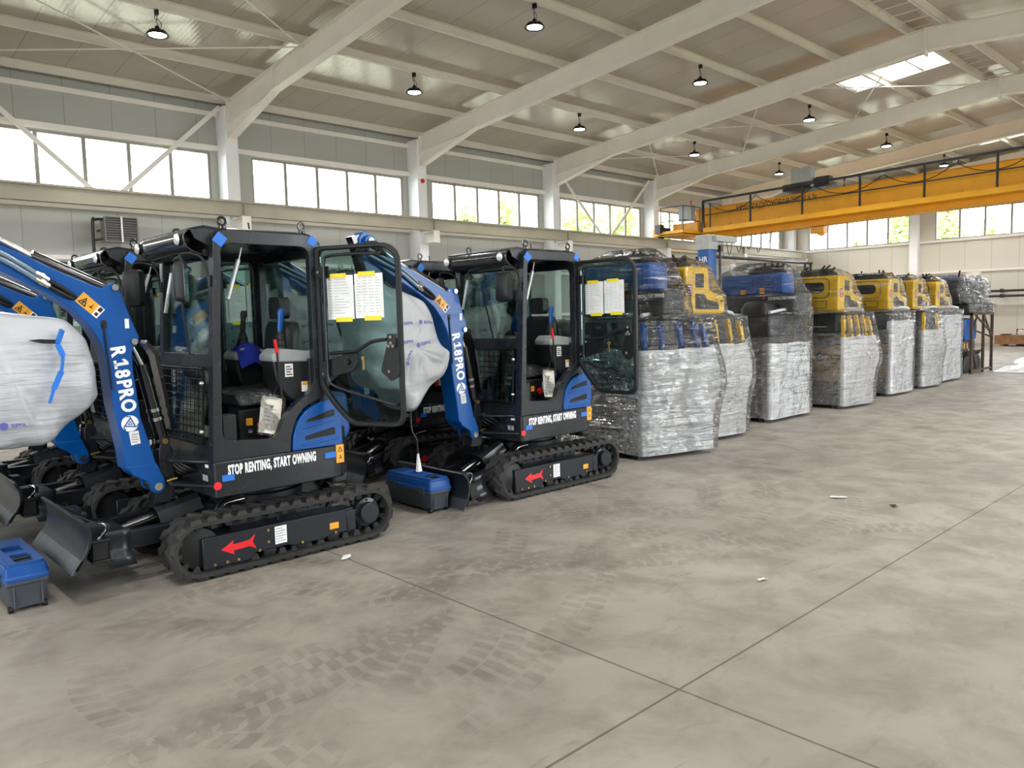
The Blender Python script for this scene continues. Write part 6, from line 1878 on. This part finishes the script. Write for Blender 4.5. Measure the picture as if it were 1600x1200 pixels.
# end carriage on the runway
b = MB().box(25.95, 30.2, 18.82, 19.14, 4.77, 5.05)
b.box(27.3, 28.4, 17.9, 19.1, 4.95, 5.35)
e = fin(b, 'end_carriage', M['crane_yellow'], bevel=0.008)
e.location = -T0
for x in (26.3, 29.8):
    MB().lathe([(0.05, -0.09), (0.15, -0.08), (0.15, -0.05), (0.12, -0.04), (0.12, 0.04), (0.15, 0.05), (0.15, 0.08), (0.05, 0.09)], (x, 18.98, 4.838), 'y', 20).build('carriage_wheel', M['pipe'], e, smooth=30)
b = MB().box(25.85, 27.6, 17.6, 18.75, 4.76, 4.80).box(25.85, 25.87, 17.6, 18.75, 4.74, 4.92).box(25.85, 27.6, 17.6, 17.62, 4.74, 4.92)
fin(b, 'end_platform', M['crane_yellow'])
b = MB()
for (x, y) in ((25.9, 18.7), (25.9, 17.65), (27.0, 17.6)):
    b.cyl((x, y, 4.8), (x, y, 5.85), 0.018, 8)
for z in (5.3, 5.85):
    b.tube([(25.9, 18.7, z), (25.9, 17.65, z), (27.0, 17.6, z)], 0.016, 6)
fin(b, 'platform_railing', M['pipe'])
b = MB().cyl((25.9, 18.75, 5.02), (26.5, 18.75, 5.02), 0.1, 14).box(25.75, 26.0, 18.62, 18.9, 4.85, 5.2)
fin(b, 'travel_motor', M['pipe'], bevel=0.01)
b = MB().box(26.6, 26.9, 17.75, 18.35, 5.35, 5.95)
fin(b, 'electric_cabinet', M['cabinet'], bevel=0.012)
b = MB().cyl((26.75, 17.85, 5.95), (26.75, 17.85, 6.15), 0.03, 8)
fin(b, 'signal_lamp', M['red'])

# two-post vehicle lift standing behind the pallets
t2_ = thing('vehicle_lift_post', 'tall blue lift post with light grey head standing behind the wrapped pallets', 'lift post', (17.5, 11.2, 0))
b = MB().box(-0.19, 0.19, -0.16, 0.16, 0.02, 3.25).box(-0.3, 0.3, -0.3, 0.3, 0, 0.02)
b.build('post', M['lift_blue'], t2_, bevel=0.012)
MB().box(-0.22, 0.22, -0.2, 0.2, 3.25, 3.62).build('post_head', M['lift_grey'], t2_, bevel=0.01)
MB().box(-0.05, 0.95, -0.32, -0.14, 3.45, 3.60).build('head_cover', M['lift_grey'], t2_, bevel=0.01)
MB().cyl((0.26, -0.22, 2.0), (0.26, -0.22, 3.35), 0.03, 8).box(0.20, 0.32, -0.28, -0.16, 3.2, 3.36).build('guide_tube', M['pipe'], t2_)
MB().box(0.1, 0.55, -0.3, -0.16, 1.7, 2.35).build('control_cabinet', M['lift_grey'], t2_, bevel=0.01)
text_mesh('post_lettering', 'HR', 0.20, M['white_ink'], t2_, (-0.196, 0.115, 2.93), (0, -1, 0), (0, 0, 1), 0.004, 0.95)
t3_ = thing('metal_railing', 'thin grey metal railing behind the blue-hooded pallet', 'railing', (20.5, 13.0, 0))
b = MB()
for k in range(6): b.cyl((0.55 * k, 0, 0), (0.55 * k, 0, 3.05 + 0.02 * k), 0.015, 6)
b.tube([(0, 0, 3.0), (3.2, 0, 3.12)], 0.02, 6)
b.build('railing_frame', M['cabinet'], t3_)
# ------------------------------------------------------------------ camera, sky, exposure
cam = bpy.data.cameras.new('camera'); co = bpy.data.objects.new('camera', cam); COL.objects.link(co)
cam.sensor_width = 36; cam.sensor_fit = 'HORIZONTAL'; cam.lens = 36 * 1207 / 1600.0
cam.clip_start = 0.05; cam.clip_end = 400
def unit(v):
    return V(v).normalized()
cX = unit((2090 - 800, 467 - 600, 1207)); cY = V((-340 - 800, 526 - 600, 1207))
cY = (cY - cX * cX.dot(cY)).normalized(); cZ = cX.cross(cY)
# rows of R give the hall axes in camera axes (x right, y down, z ahead)
right = V((cX.x, cY.x, cZ.x)); down = V((cX.y, cY.y, cZ.y)); ahead = V((cX.z, cY.z, cZ.z))
m = Matrix.Identity(4)
for i in range(3):
    m[i][0] = right[i]; m[i][1] = -down[i]; m[i][2] = -ahead[i]
m.translation = V((0, 0, 1.6))
co.matrix_world = m
SC.camera = co
w = bpy.data.worlds.new('sky'); SC.world = w; w.use_nodes = True
bg = w.node_tree.nodes['Background']
bg.inputs[0].default_value = (0.93, 0.97, 1.0, 1); bg.inputs[1].default_value = SKY_W if 'SKY_W' in globals() else 10.0
SC.view_settings.view_transform = 'Standard'; SC.view_settings.look = 'None'
SC.view_settings.gamma = 1.0; SC.view_settings.use_curve_mapping = False
SC.view_settings.exposure = EXPO if 'EXPO' in globals() else 0.56
SC.cycles.use_denoising = True
SC.cycles.max_bounces = 10; SC.cycles.diffuse_bounces = 6; SC.cycles.glossy_bounces = 4
SC.cycles.transparent_max_bounces = 24; SC.cycles.transmission_bounces = 4
SC.cycles.sample_clamp_indirect = 6.0
SC.cycles.caustics_reflective = False; SC.cycles.caustics_refractive = False
